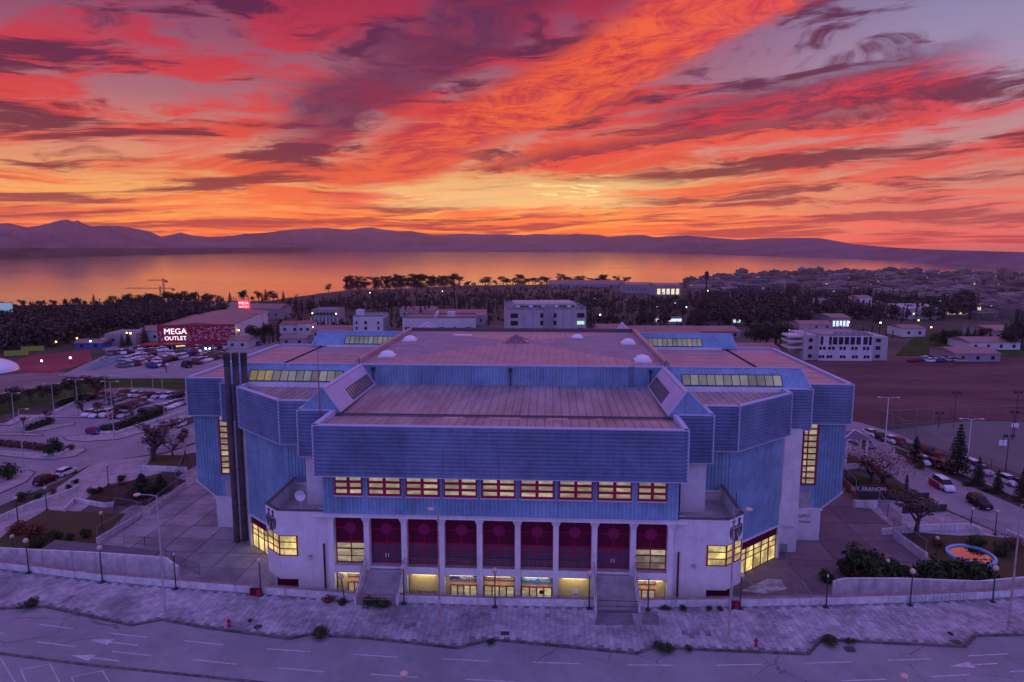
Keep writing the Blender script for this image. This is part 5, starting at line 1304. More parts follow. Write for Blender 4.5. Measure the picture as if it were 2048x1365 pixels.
# rows at the left car park
rk=pang((265,792),(275,786)); lots=[]
def cars_at(lst,ang,where,full,group,s=1.13):
    n=len(lst)
    if ang is None: a_,b_=G(*lst[0][:2]),G(*lst[-1][:2]); ang=math.atan2(b_.y-a_.y,b_.x-a_.x)+PI/2+(PI if n%2 else 0)
    for i,(px,py,form,col) in enumerate(lst):
        ord_=['leftmost','second','third','fourth','fifth','sixth','seventh','eighth','ninth','tenth','eleventh','twelfth'][min(i,11)]
        car(px,py,ang+PR.uniform(-.06,.06),form,col,f'{col} {form}, {ord_} from left {where}',group,full,s)
a1=pang((270,800),(262,785))
cars_at([(247,791,'hatchback','red'),(266,794,'hatchback','white'),(282,794,'saloon','beige'),(299,795,'saloon','black'),(318,796,'saloon','silver'),(336,796,'hatchback','white'),(354,797,'suv','black')],None,'in the back row left car park',True,'cars in the left car park',1.22)
cars_at([(178,801,'suv','black'),(206,795,'saloon','grey'),(218,808,'hatchback','grey'),(228,804,'saloon','silver'),(243,800,'hatchback','grey')],None,'in the row behind the bare trees',True,'cars in the left car park',1.22)
cars_at([(253,818,'saloon','dark red'),(264,814,'saloon','black'),(272,811,'saloon','grey'),(280,809,'hatchback','dark red'),(289,806,'saloon','silver')],None,'in the middle row left car park',True,'cars in the left car park',1.22)
cars_at([(294,828,'hatchback','black'),(306,825,'saloon','grey'),(322,821,'hatchback','silver'),(332,818,'saloon','white'),(342,814,'saloon','white'),(351,811,'saloon','silver'),(361,809,'saloon','grey')],None,'in the right hand row behind the hedge',True,'cars in the left car park',1.22)
cars_at([(180,832,'hatchback','white'),(195,834,'hatchback','white'),(214,833,'suv','white'),(233,835,'saloon','red'),(251,834,'saloon','silver')],None,'in the front row of the left car park',True,'cars in the left car park',1.22)
# outlet car park
rc=random.Random(77); cols=['white','white','silver','silver','grey','black','black','dark red','red','blue','beige','white']
rows_=[((206,728),(232,722),3,'near the blue barrier'),((238,736),(262,733),2,'in the front row of the outlet car park left'),((262,733),(306,720),6,'in the dark front cluster of the outlet car park'),((298,737),(330,731),3,'in the front row of the outlet car park middle'),((312,727),(368,716),8,'in the second row of the outlet car park'),((246,722),(306,712),8,'in the left middle row of the outlet car park'),((322,722),(392,710),10,'in the long middle row of the outlet car park'),((388,730),(450,713),9,'in the right hand row by the arena corner'),((214,711),(258,707),5,'in the left rear row of the outlet car park'),((262,709),(332,701),10,'in the rear row below the fir'),((340,711),(420,701),11,'in the rear middle row of the outlet car park'),((268,702),(350,695),11,'in the last row below the red canopy'),((360,703),(446,695),11,'in the last row right of the canopy'),((392,720),(448,706),8,'in the row behind the flues'),((420,700),(520,690),9,'in the far row behind the side wing'),((150,690),(210,686),6,'beside the grey shed')]
aa=pang((250,722),(262,716))
for a,b,n,where in rows_:
    lst=[]
    for i in range(n):
        t=(i+.5)/n; lst.append((a[0]+(b[0]-a[0])*t,a[1]+(b[1]-a[1])*t+rc.uniform(-.8,.8),rc.choice(['hatchback','saloon','saloon','suv']),rc.choice(cols)))
    cars_at(lst,None,where,False,'cars on the outlet car park',1.32)
car(373,735,aa+.5,'van','black','large black van parked on the outlet car park',None,True,1.5)
# right hand side
ar=pang((1740,868),(1850,920))
cars_at([(1693,880,'hatchback','white'),(1711,886,'hatchback','silver'),(1731,894,'hatchback','grey'),(1742,872,'saloon','white'),(1760,879,'saloon','black'),(1782,885,'saloon','white'),(1800,891,'hatchback','red'),(1820,900,'saloon','grey')],ar,'along the court fence by the arena',True,'cars parked on the right street',1.2)
cars_at([(1836,922,'hatchback','white'),(1847,928,'hatchback','white'),(1858,912,'suv','black'),(1870,934,'hatchback','dark red'),(1878,920,'saloon','red'),(1892,943,'suv','black'),(1946,940,'van','white'),(1962,946,'saloon','silver'),(2016,968,'hatchback','white'),(2042,975,'saloon','grey')],ar,'behind the firs of the right street',True,'cars parked on the right street',1.2)
lst=[(1826+i*9.5+rc.uniform(-2,2),722+rc.uniform(-3,3),rc.choice(['saloon','hatchback']),rc.choice(cols)) for i in range(12)]
cars_at(lst,.3,'in the small lot beyond the brown field',False,'cars beyond the brown field',1.2)
lst=[(1190+i*13+rc.uniform(-3,3),664+rc.uniform(-4,4),'saloon',rc.choice(cols)) for i in range(12)]
cars_at(lst,.2,'on the street behind the arena ridge',False,'cars behind the arena',1.2)
# ------------------------------------------------------------------ lamps, poles, hydrants
m_green=mat('green_post',(0.02,0.05,0.035),0.5); m_globe=mat('peach_globe',(0.62,0.42,0.33),0.3); m_pole=mat('galvanised_pole',(0.46,0.44,0.46),0.5,.2,var=.2,vscale=1); m_rust=mat('rusty_pole',(0.28,0.13,0.10),0.8,var=.5,vscale=1.5,col2=(0.42,0.38,0.38))
def top_h(p,pt): 
    lo,hi=0,60
    for _ in range(30):
        m=(lo+hi)/2; q=Vector((p.x,p.y,p.z+m))-CAM; y=682.5-FPX*q.dot(UP)/q.dot(FW)
        if y>pt: lo=m
        else: hi=m
    return lo
def globe_lamp(px,py,pt,z,label,globe=True,lean=0.0):
    p=U(px,py,z); h=top_h(p,pt); o=thing('globe_lamp',label,'lamp',p,0,'globe lamps'); o.rotation_euler=(0,lean,0)
    MB().tube([(0,0,0),(0,0,.3),(0,0,.35),(0,0,h-.3)],[.16,.16,.09,.07],8).build('post',m_green,o)
    if globe: MB().ball((0,0,h-.05),.33,12,8).build('globe',m_globe,o,True)
    else: MB().tube([(0,0,h-.3),(0,0,h)],[.1,.05],8).build('post_cap',m_dome,o)
    MB().box(-.28,.28,-.28,.28,0,.1).build('foot',m_dark,o)
for i,(px,py,pt,g,le) in enumerate([(58,1147,1081,1,0),(205,1165,1095,1,0),(352,1179,1106,0,0),(522,1192,1120,1,0),(690,1205,1153,1,-.12),(808,1208,1134,1,0),(990,1215,1140,1,0),(1178,1218,1146,1,0),(1296,1221,1152,0,0),(1480,1218,1150,1,0),(1652,1215,1149,0,0),(1820,1211,1142,1,0),(1985,1204,1136,1,0)]):
    nm=['first','second','third','fourth','fifth','sixth','seventh','eighth','ninth','tenth','eleventh','twelfth','thirteenth'][i]
    globe_lamp(px,py,pt,ZR+.03,f'{nm} lamp from the left along the parapet, '+('with peach globe' if g else 'its globe missing')+(', leaning' if le else ''),bool(g),le)
for px,py,pt,lb in ((28,1112,1073,'globe lamp on the left lawn nearest the picture edge'),(205,1062,1026,'globe lamp at the right end of the left lawn'),(217,970,931,'globe lamp on the footpath above the flower bed'),(36,1045,996,'globe lamp beside the planters at the left edge'),(94,1020,976,'globe lamp beside the second planter compartment'),(358,960,938,'globe lamp at the left arena corner by the fence'),(1872,1110,1076,'globe lamp left of the pond'),(1772,1168,1122,'globe lamp between the dark shrubs by the right plaza'),(1692,958,938,'globe lamp beyond the right arena corner'),(1942,1052,1018,'globe lamp behind the pond garden wall'),(1990,1070,1023,'globe lamp by the gate at the right')):
    globe_lamp(px,py,pt,ZP+.05,lb)
def street_lamp(px,py,pt,z,label,arms=2,reach=2.0,m=None,group=None,side=-1,lit_=False):
    p=U(px,py,z); h=top_h(p,pt); o=thing('street_lamp',label,'street lamp',p,0,group); m=m or m_pole
    MB().tube([(0,0,0),(0,0,h*.5),(0,0,h)],[.14,.10,.07],8).build('pole',m,o)
    for s in ((-1,1) if arms==2 else (side,)):
        MB().tube([(0,0,h-.05),(s*reach*.5,0,h+.12),(s*reach,0,h+.1)],.045,6).build('arm',m,o)
        MB().ball((s*(reach+.3),0,h+.08),.42,10,5,.4).build('lamp_head',m_globe if not lit_ else m_dome,o,True)
LL=[(31,866,787),(49,944,819),(110,845,768),(157,830,760),(216,842,752),(229,880,764),(265,786,746),(307,788,745),(330,846,753),(138,804,751)]
for i,(px,py,pt) in enumerate(LL):
    street_lamp(px,py,pt,ZP+.05,['tall twin lamp post at the left edge of the car park','tall single armed lamp post on the front left island','twin lamp post beside the clipped hedge','twin lamp post behind the pollarded tree','twin lamp post among the parked cars','tall twin lamp post at the hedge by the street','slim lamp post behind the back row of cars, left one','slim lamp post behind the back row of cars, right one','tall lamp post nearest the left arena wall','slim lamp post behind the round evergreens'][i],2 if i not in (1,6,7,8,9) else 1,1.7,None,'lamp posts of the left car park',1 if i==1 else -1)
for i,(px,py,pt) in enumerate([(1770,890,796),(1934,934,839)]):
    street_lamp(px,py,pt,ZP+.05,['white twin lamp post by the court fence near the arena','white twin lamp post beside the tall fir'][i],2,2.0,m_dome,'white twin lamps')
street_lamp(331,1232,992,ZR,'tall single arm lamp post on the pavement left of the arena',1,2.0,m_pole)
street_lamp(880,1272,1020,ZR,'rusty tall lamp post on the pavement before the arena columns',1,.5,m_rust)
street_lamp(1457,1283,1020,ZR,'rusty tall lamp post on the pavement before the right crest',1,1.2,m_rust,side=1)
street_lamp(2016,1262,1010,ZR,'rusty tall lamp post at the right end of the pavement',1,1.2,m_rust,side=1)
for px,py,lb in ((808,1347,'pale lamp head rising from the bottom edge, left of the middle'),(1808,1352,'pale lamp head rising from the bottom edge at the right')):
    z=ZR+8; p=U(px,py,z); o=thing('street_lamp',lb,'street lamp',(p.x,p.y-1.6,ZR-.14)); MB().tube([(0,0,0),(0,0,7.6),(0,.5,8.0),(0,1.2,8.05)],[.12,.08,.06,.05],8).build('pole',m_rust,o); MB().ball((0,1.6,8.1),.36,10,6,.6).build('lamp_head',m_globe,o,True)
for px,py,pt,lb in ((1877,857,828,'court floodlight mast with two lamps, left'),(1907,855,787,'tall thin floodlight mast beyond the court'),(2030,852,786,'tall thin floodlight mast at the right edge'),(2024,880,826,'court floodlight mast at the right edge'),(2011,945,874,'near court floodlight mast right')):
    p=U(px,py,ZP); h=top_h(p,pt); o=thing('floodlight_mast',lb,'mast',p); MB().tube([(0,0,0),(0,0,h)],[.12,.06],6).build('pole',m_dark,o)
    for s in (-.7,.7): MB().box(s-.35,s+.35,-.2,.2,h-.1,h+.5).build('floodlight',m_dark,o)
for px,py,lb in ((458,1254,'red fire hydrant at the kerb left'),(1512,1293,'red fire hydrant at the kerb right of the middle')):
    p=U(px,py,ZR+.03); o=thing('fire_hydrant',lb,'hydrant',p); MB().tube([(0,0,0),(0,0,.1),(0,0,.12),(0,0,.75),(0,0,.8),(0,0,1.0)],[.2,.2,.13,.13,.18,.05],10).build('body',m_red,o)
    MB().tube([(-.28,0,.62),(.28,0,.62)],.08,8).build('outlet',m_red,o)
for px,py,w,lb in ((513,1186,.7,'red cabinet on the parapet left of the arena'),(1468,1212,.55,'red cabinet on the parapet by the rusty pole')):
    p=U(px,py,ZR+.3); o=thing('hose_cabinet',lb,'cabinet',(p.x,p.y-.12,ZR+.05)); MB().box(-w,w,-.2,.2,0,.9).build('cabinet_body',m_dred,o)
    for s in (-.5,.5): MB().box(s*w-w*.42,s*w+w*.42,-.225,-.202,.08,.82).build('cabinet_door',m_dred if s<0 else m_red,o)
# red notice board and road barrier
p=U(184,872,ZP); o=thing('notice_board','small red board on a post at the island tip left','sign',p); MB().tube([(0,0,0),(0,0,1.2)],.07).build('post',m_dark,o); MB().box(-.6,.6,-.08,.08,.7,2.0).build('board',m_red,o)
p=U(1866,974,ZP); o=thing('road_barrier','red and white plastic road barrier behind the white minivan','barrier',p,rr)
for k in range(6): MB().box(-1.6+k*.64,-1.2+k*.64,-.05,.05,.25,1.2).build('slat',m_red,o)
MB().box(-1.8,1.9,-.06,.06,.1,.24).build('rail',m_red,o); MB().box(-1.8,1.9,-.06,.06,1.21,1.35).build('rail',m_red,o)
# ------------------------------------------------------------------ fences
m_fence=mat('fence_steel',(0.30,0.28,0.30),0.6,.3); m_mesh=mat('dark_mesh_wire',(0.05,0.055,0.055),0.7)
def fence(px,h,label,z=None,step=.35,post=3.0,base=0.0,m=None):
    z=ZP if z is None else z; pts=[U(x,y,z) for x,y in px]; o=thing('mesh_fence',label,'fence'); w_=MB(); rl_=MB()
    for a,b in zip(pts,pts[1:]):
        L=(b-a).length; n=max(1,int(L/step))
        for i in range(n+1):
            p=a.lerp(b,i/n); w_.tube([(p.x,p.y,z+base),(p.x,p.y,z+base+h)],.018,3,False)
        for k in range(1,int(h/step)+1): w_.tube([(a.x,a.y,z+base+k*step),(b.x,b.y,z+base+k*step)],.014,3,False)
        for zz in (.05,h): rl_.tube([(a.x,a.y,z+base+zz),(b.x,b.y,z+base+zz)],.04,4)
        k=max(1,int(L/post))
        for i in range(k+1):
            p=a.lerp(b,i/k); MB().tube([(p.x,p.y,z),(p.x,p.y,z+base+h+.05)],.06,6).build('post',m_fence,o)
    w_.build('wire_mesh',m_mesh,o); rl_.build('rail',m or m_fence,o); return o
fence([(196,1086),(240,1060),(284,1034)],1.8,'mesh fence on the garden wall beside the left plaza',base=1.0)
fence([(300,1030),(335,1003),(372,976)],1.6,'mesh fence on the pinkish wall nearest the left arena corner',base=1.2)
fence([(228,1030),(232,1014),(275,1022)],1.8,'small mesh enclosure at the end of the low garden wall')
fence([(248,1088),(290,1092),(318,1096)],1.6,'thin grey fence between the ramp roof and the plaza')
fence([(330,1118),(345,1128),(400,1152)],1.8,'dark mesh fence at the end of the ramp walls')
fence([(352,960),(366,935),(372,915)],2.2,'pale gate fence at the left arena corner')
fence([(1785,1076),(1815,1098),(1850,1124)],1.9,'mesh fence on the sloping ramp wall right',base=1.6)
fence([(1683,962),(1710,990),(1712,1014),(1756,1016)],2.2,'barred fence and gate on the white wall of the right plaza',base=1.0)
fence([(1758,1012),(1775,1035),(1800,1062)],2.6,'rusty tall fence between the gate and the bare tree')
fence([(1890,1052),(1940,1058),(1990,1068),(2020,1075)],2.2,'grey fence behind the pond garden by the street')
fence([(1762,852),(1830,888),(1900,925),(1980,958),(2120,1010)],4.5,'high court fence along the parked cars right',step=.6,post=5)
fence([(1762,852),(1900,842),(2048,840),(2200,845)],4.0,'far high fence of the court below the brown field',step=.6,post=5)
for px,py,lb in ((2028,872,'left basketball board on the court'),(2005,895,'small white goal on the court')):
    p=U(px,py,ZP); o=thing('court_board',lb,'board',p); MB().tube([(0,0,0),(0,0,2.6)],.08).build('post',m_dark,o); MB().box(-.9,.9,-.05,.05,2.2 if 'basket' in lb else .4,3.3 if 'basket' in lb else 1.8).build('board',m_dome,o)
# gate canopy right behind the arena
p=U(1710,930,ZP); o=thing('gate_canopy','glazed gate canopy on pale posts behind the right wing','canopy',p)
for x,y in ((-2.2,0),(2.2,0),(-2.2,3),(2.2,3)): MB().box(x-.25,x+.25,y-.25,y+.25,0,6.2).build('post',m_dome,o)
MB().add([(-3.2,-1,6.2),(3.2,-1,6.2),(3.2,4,6.2),(-3.2,4,6.2),(0,1.5,7.6)],[(0,1,4),(1,2,4),(2,3,4),(3,0,4)]).build('canopy_roof',m_glassd,o)
mb=MB()
for a in ((-3.2,-1,6.2),(3.2,-1,6.2),(3.2,4,6.2),(-3.2,4,6.2)): bar(mb,a,(0,1.5,7.65),.15,.15)
mb.build('canopy_frame',m_dome,o)
# ------------------------------------------------------------------ far buildings
m_bw=mat('white_render',(0.60,0.58,0.58),.85,var=.15,vscale=.15,streak=.3); m_bb=mat('beige_render',(0.44,0.40,0.40),.85,var=.15,vscale=.15,streak=.35); m_bg=mat('grey_render',(0.30,0.28,0.29),.85,var=.2,vscale=.15); m_br=mat('brick_red_roof',(0.30,0.12,0.09),.9,var=.3,vscale=.3)
m_win=mat('dark_window',(0.03,0.025,0.035),.2,spec=.6); m_wlit=mat('lit_window_far',(1.0,0.85,0.45),.5,emit=.8); m_wgreen=mat('lit_window_green',(0.55,1.0,0.55),.5,emit=.7); m_wcool=mat('lit_window_cool',(0.8,1.0,0.9),.5,emit=.8)
m_froof=mat('flat_roof',(0.30,0.26,0.27),.85,var=.3,vscale=.2); m_sheet=mat('corrugated_roof',(0.27,0.16,0.15),.6,var=.2,vscale=.1); m_outr=mat('outlet_red',(0.30,0.008,0.03),.5,var=.15,vscale=.4)
def bldg(name,label,px0,px1,pb,pt,depth,rz=0.0,m=None,parapet_=.5,cat='building',group=None,roofm=None):
    """box building: front face from px0 to px1, base at pb, front eave at pt; local x right, y back, origin front-left"""
    a=G(px0,pb); c=G(px1,pb); z=min(a.z,c.z); a=G((px0+px1)/2,pb); sc_=mpp(a); W_=(px1-px0)*sc_; H_=top_h(Vector((a.x,a.y,z)),pt)
    ang=YAW+rz; ux=Vector((math.cos(ang),math.sin(ang),0)); org=Vector((a.x,a.y,z))-ux*(W_/2)
    o=thing(name,label,cat,org,ang,group)
    MB().box(0,W_,0,depth,-3,H_).build('wall',m or m_bw,o)
    rf=MB().box(.3,W_-.3,.3,depth-.3,H_,H_+.06)
    for b in ((0,W_,0,.3),(0,W_,depth-.3,depth),(0,.3,.3,depth-.3),(W_-.3,W_,.3,depth-.3)): rf.box(*b,H_+.002,H_+parapet_)
    rf.build('roof',roofm or m_froof,o)
    return o,W_,H_,depth
def win(o,W_,H_,lst,m=None,face=0,frame=True):
    for u,v,w_,h_ in lst:
        q=MB().box(u*W_-w_/2,u*W_+w_/2,-.06,.02,v*H_-h_/2,v*H_+h_/2).build('window',m or m_win,o)
# beige block behind the arena
o,W_,H_,D_=bldg('office_block','large beige block with flat roof behind the arena ridge',1016,1172,702,620,38,.06,m_bb,1.2)
win(o,W_,H_,[(u,v,3.4 if u in(.08,.93) else 1.4,2.1) for v in (.86,.68,.50,.32) for u in (.08,.43,.60,.93) if not(u==.93 and v==.68)]); win(o,W_,H_,[(.93,.68,3.4,1.6)],m_wgreen)
MB().box(W_*.45,W_*.58,-.5,0,-3,H_+1.8).build('stair_tower',m_bg,o); MB().box(W_*.10,W_*.9,8,30,H_,H_+2.2).build('roof_storey',m_bb,o)
for k in range(14): q=MB().box(W_*.12+k*W_*.055,W_*.12+k*W_*.055+1.4,5,7,H_,H_+1.4).build('roof_unit',m_dark if k%3 else m_dome,o)
for u in (.2,.32,.70,.82): MB().box(W_*u-.08,W_*u+.08,-.1,0,0,H_).build('pilaster',m_bg,o)
o,W_,H_,D_=bldg('white_block','plain white cubic block with six small windows behind the arena',707,767,680,634,16,0,m_bw,.8)
win(o,W_,H_,[(u,v,w,1.6) for v in (.74,.5,.25) for u,w in ((.12,.9),(.42,1.4),(.84,.9))]); MB().box(1,4.5,3,8,H_,H_+3.2).build('roof_hut',m_bw,o)
mb=MB()
for k in range(7): mb.box(W_+.02,W_+.8,1+k*2,2+k*2,H_*.1,H_*.95)
mb.build('balcony',m_bg,o)
o,W_,H_,D_=bldg('long_white_block','long low white block with arched windows behind the arena',806,950,684,637,20,.02,m_bw,.8,roofm=m_sheet)
win(o,W_,H_,[(u,v,1.1,2.0) for v in (.55,.2) for u in (.05,.09,.38,.52,.56,.72,.89,.93)])
MB().box(W_*.62,W_*.72,1,6,H_,H_+3).build('roof_hut',m_bw,o); MB().box(W_*.44,W_*.46,-.1,D_,H_,H_+2).build('parapet',m_bw,o)
o,W_,H_,D_=bldg('colonnade_building','pale two storey building with a colonnade left behind the arena',624,676,650,622,18,0,m_bg,.8)
for k in range(8): MB().box(W_*k/7-.3,W_*k/7+.3,-1.5,-.9,-1,H_*.55).build('column',m_bw,o)
win(o,W_,H_,[(.1+k*.13,.78,1.6,1.6) for k in range(7)])
# outlet
o,W_,H_,D_=bldg('outlet_store','big red fronted outlet store with a lit white sign',323,467,694,652,55,.14,m_bw,.4,roofm=m_sheet,cat='store')
MB().box(-.3,W_+.3,-.3,-.02,-1,H_+.6).build('red_facade',m_outr,o)
text('MEGA',3.9,(W_*.225,-.5,H_*.74),mat('sign_white_glow',(1,1,1),.5,emit=1.1),o,ext=.1); text('OUTLET',2.7,(W_*.225,-.5,H_*.42),MATS['sign_white_glow'],o,ext=.1)
q=random.Random(4); mb=MB()
for _ in range(170):
    u=q.random(); v=q.uniform(.3,.95)
    if .12<u<.34: continue
    x=u*W_; z=v*H_; a=q.choice((0,.8,1.6,2.4)); l=q.uniform(.25,.7); c_,s_=math.cos(a),math.sin(a)
    mb.add([(x-c_*l-s_*.09,-.36,z-s_*l+c_*.09),(x+c_*l-s_*.09,-.36,z+s_*l+c_*.09),(x+c_*l+s_*.09,-.36,z+s_*l-c_*.09),(x-c_*l+s_*.09,-.36,z-s_*l-c_*.09)],[(0,1,2,3)])
mb.build('facade_pattern',m_wpaint,o)
MB().box(-6,W_*.35,-8,-.4,1.9,2.5).build('canopy',m_outr,o); MB().box(W_*.36,W_+2,-7,-.4,1.9,2.5).build('canopy',m_outr,o)
MB().box(W_*.2,W_*.34,-.45,-.31,.2,1.8).build('lit_entrance',m_wlit,o)
for x in (0,W_*.12,W_*.24): MB().box(x-.3,x+.3,-7.6,-7,-1,1.9).build('canopy_post',m_conc,o)
mb=MB(); Hq=H_-.6
mb.add([(0,1,Hq),(W_,1,Hq),(W_,D_+26,Hq),(0,D_+26,Hq),(W_/2,1,Hq+2.2),(W_/2,D_+26,Hq+2.2)],[(0,1,4),(0,4,5,3),(1,2,5,4),(2,3,5)]); mb.build('warehouse_roof',m_sheet,o)
MB().box(.5,W_-.5,D_,D_+25,-3,Hq).build('warehouse',m_bw,o)
p=G(490,642); o=thing('sign_tower','small red lit rooftop sign far behind the outlet','sign',p); MB().box(-.6,.6,-.6,.6,0,8).build('post',m_dark,o); MB().box(-4,4,-.4,.4,8,14).build('board',mat('red_sign_glow',(1,.03,.05),.5,emit=1.0),o); text('MEGA',2.6,(0,-.6,12.2),MATS['sign_white_glow'],o); text('OUTLET',1.9,(0,-.6,9.7),MATS['sign_white_glow'],o)
# sheds and small houses
def shed(label,px0,px1,pb,pt,depth,m=None,rm=None,rz=0,group=None,gable=True):
    o,W_,H_,D_=bldg('shed',label,px0,px1,pb,pt,depth,rz,m or m_bw,.1,'shed',group)
    if gable: MB().add([(-.4,-.4,H_+.12),(W_+.4,-.4,H_+.12),(W_+.4,D_+.4,H_+.12),(-.4,D_+.4,H_+.12),(-.4,D_/2,H_+W_*.04+1),(W_+.4,D_/2,H_+W_*.04+1)],[(0,1,5,4),(2,3,4,5),(0,4,3),(1,2,5)]).build('roof',rm or m_sheet,o)
    n=max(2,int(W_/5)); win(o,W_,H_,[((k+.5)/n,.5,1.4,1.5) for k in range(n)]); return o,W_,H_,D_
for i,a in enumerate([('grey flat shed left of the outlet',212,272,692,668,18,m_bg,None,.1,None,False),('low blue and white cabin row at the sports ground',150,205,697,687,10,mat('cabin_blue',(.06,.10,.3),.7),None,0),('low pale shed right of the outlet canopy',455,495,698,682,16,m_bb),('long pale hall between the shed and the outlet',272,322,684,664,30,m_bw,m_sheet,.1),('long white roofed hall above the outlet',410,480,634,614,40,m_bw),('grey stepped building above the warehouse',455,560,640,618,26,m_bg),('low house with red roof behind the left wing',560,600,668,650,14,m_bw,m_br),('white gabled house behind the left wing',596,622,670,648,12,m_bw,m_br),('low shed with pink roof behind the left wing',622,702,676,662,20,m_bb),('tiny shed row near the flues',560,612,690,678,12,m_bg),('far roofed hall behind the long white block',870,970,650,632,40,m_bg),('pale far shed above the long white block',800,870,634,622,30,m_bb),('low white shop row right of the beige block',1196,1250,672,658,20,m_bb),('grey low workshop right of the arena ridge',1262,1400,690,668,30,m_bg),('arched roof shed right behind the arena',1470,1560,716,700,20,m_bb),('low roof right of the workshop',1400,1480,676,664,24,m_bg),('waterside hall with pale sloped roof',1252,1310,588,571,60,m_bg),('dark waterside hall with a lit end',1310,1362,592,572,40,m_bg),('white low terrace building on the shore',1100,1250,576,569,50,m_bg),('pale gabled sports hall among the trees right',1806,1880,640,618,40,m_bw,m_bb),('villa on the slope below the city left',1625,1655,616,602,14,m_bw),('white villa among the trees below the city',1715,1742,628,596,16,m_bw),('second white villa among the trees below the city',1755,1768,624,606,12,m_bw),('low white houses below the city',1668,1704,604,594,14,m_bw),('lit car showroom far right of the arena',1662,1700,656,636,24,m_bg),('low long wall building before the showroom',1600,1665,660,650,16,m_bb),('small white shop with a red lamp on the green slope',1806,1850,674,658,16,m_bw),('low brown shed with a tin roof beyond the brown field',1910,2000,724,708,18,m_bg),('white wall building below the clump of evergreens',1938,2040,700,686,16,m_bw),('grey commercial box at the right edge',1985,2048,682,662,24,m_bg),('lit yellow shop front in the far right',1952,1976,624,611,14,m_bg),('low white houses beside the lit yellow shop',1890,1950,630,622,14,m_bw)]):
    a=list(a)+[None]*(11-len(a)); lb,x0,x1,pb,pt,dp,m,rm,rz,gp,gb=a
    o,W_,H_,D_=shed(lb,x0,x1,pb,pt,dp,m,rm,rz or 0,gp,False if gb is False else True)
    if 'lit' in lb:
        for k in range(5): MB().box(W_*(.08+.18*k),W_*(.2+.18*k),-.12,-.061,H_*.15,H_*.7).build('lit_window',m_wcool if 'showroom' in lb else m_wlit,o)
# white office block right
o,W_,H_,D_=bldg('office_block','white three storey office block with large top windows by the brown field',1638,1742,722,672,24,-.04,m_bw,.5)
win(o,W_,H_,[(.04,.80,1.1,3.6),(.20,.80,1.1,3.6)]+[(u,.80,1.8,3.2) for u in (.29,.40,.51,.62,.73,.86)]+[(.95,.80,1.2,3.6)]); win(o,W_,H_,[(u+d,.5,1.1,1.4) for u in (.06,.23,.44,.66,.88) for d in (-.035,.035)]); win(o,W_,H_,[(u+d,.16,1.1,1.3) for u in (.05,.2,.45,.68,.9) for d in (-.03,.03)])
MB().box(-6,-.02,1.5,20,-3,H_).build('side_wing',m_bb,o); MB().box(W_+.02,W_+7,1.5,20,-3,H_-.5).build('side_wing',m_bb,o)
for v in (.8,.5,.16): MB().box(-4,-2.4,1.42,1.49,v*H_-.8,v*H_+.8).build('window',m_win,o); MB().box(W_+2,W_+4,1.42,1.49,v*H_-.8,v*H_+.8).build('window',m_win,o)
for z in (.55,.8,1.0): MB().box(-12,-6.02,3,12,z*H_-1.2,z*H_-.4).build('balcony',m_bw,o)
for k in range(6): MB().box(8+k*2.5,9.2+k*2.5,4,5.5,H_,H_+1.2).build('roof_unit',m_bg,o)
MB().tube([(-5.5,2,0),(-5.5,2,H_+4)],.5,8).build('chimney',m_bb,o)
# white dome tent at the left edge
p=G(-30,742); o=thing('dome_tent','white curved tent roof at the left picture edge','tent',p); mb=MB().ball((0,0,0),1,24,8,1,True); q=mb.build('tent_skin',m_dome,o,True); q.scale=(12,10,5)
for i,(px,py) in enumerate(((33,713),(66,704))):
    p=G(px,py); o=thing('advert_board',f'{"left" if i==0 else "right"} lime green advert banner by the red track','banner',p,.35); MB().box(-4.6,4.6,-.1,.1,.3,2.6).build('panel',mat('lime',(0.32,0.36,0.04),.7),o); MB().tube([(-4,0,0),(-4,0,.4)],.1).build('post',m_dark,o)
p=G(14,652); o=thing('billboard','bright blue white billboard at the left edge','billboard',p); MB().tube([(0,0,0),(0,0,10)],.5).build('post',m_dark,o); MB().box(-5,5,-.4,.4,9,15.5).build('panel',mat('billboard_glow',(.35,.6,.6),.5,emit=.3),o)
a,b=U(180,742,ZP),U(240,722,ZP); o=thing('hoarding','long pale blue hoarding at the edge of the outlet car park','hoarding'); MB().wall((a.x,a.y),(b.x,b.y),ZP,ZP+2.6,.2).build('panel',mat('pale_blue',(.25,.42,.5),.7,var=.2,vscale=.3),o)
# cranes
def crane(px,pb,pt,jl,jr,label):
    p=G(px,pb); h=top_h(p,pt); s=mpp(p); o=thing('tower_crane',label,'crane',p,YAW); mb=MB(); w_=1.0
    for x,y in ((-w_,-w_),(w_,-w_),(w_,w_),(-w_,w_)): mb.tube([(x,y,0),(x,y,h)],.28,4)
    for k in range(int(h/4)): 
        z=k*4; s_=1 if k%2 else -1; bar(mb,(-w_*s_,-w_,z),(w_*s_,-w_,z+4),.25,.25)
    mb.build('mast',m_dark,o); mb=MB(); L,R2_=jl*s,jr*s; zj=h-3
    bar(mb,(-L,0,zj-.4),(R2_,0,zj-.4),.7,.6); bar(mb,(-L*.9,0,zj+1.2),(R2_*.8,0,zj+1.2),.4,.4)
    for k in range(16): x=-L*.95+(L+R2_)*.95*k/16; bar(mb,(x,0,zj-.3),(x+(L+R2_)/32,0,zj+1.2),.3,.3)
    mb.build('jib',m_dark,o); MB().box(R2_-4,R2_,-1.4,1.4,zj-3.5,zj-.8).build('counterweight',m_dark,o); MB().tube([(0,0,h-3),(0,0,h+5)],[.8,.1],4).build('apex',m_dark,o); MB().tube([(0,0,h+5),(-L*.7,0,zj+1.2)],.12,3).build('tie_rod',m_dark,o)
crane(329,598,558,32,8,'taller tower crane against the orange sea'); crane(322,600,574,72,28,'lower tower crane with the longer jib against the sea')
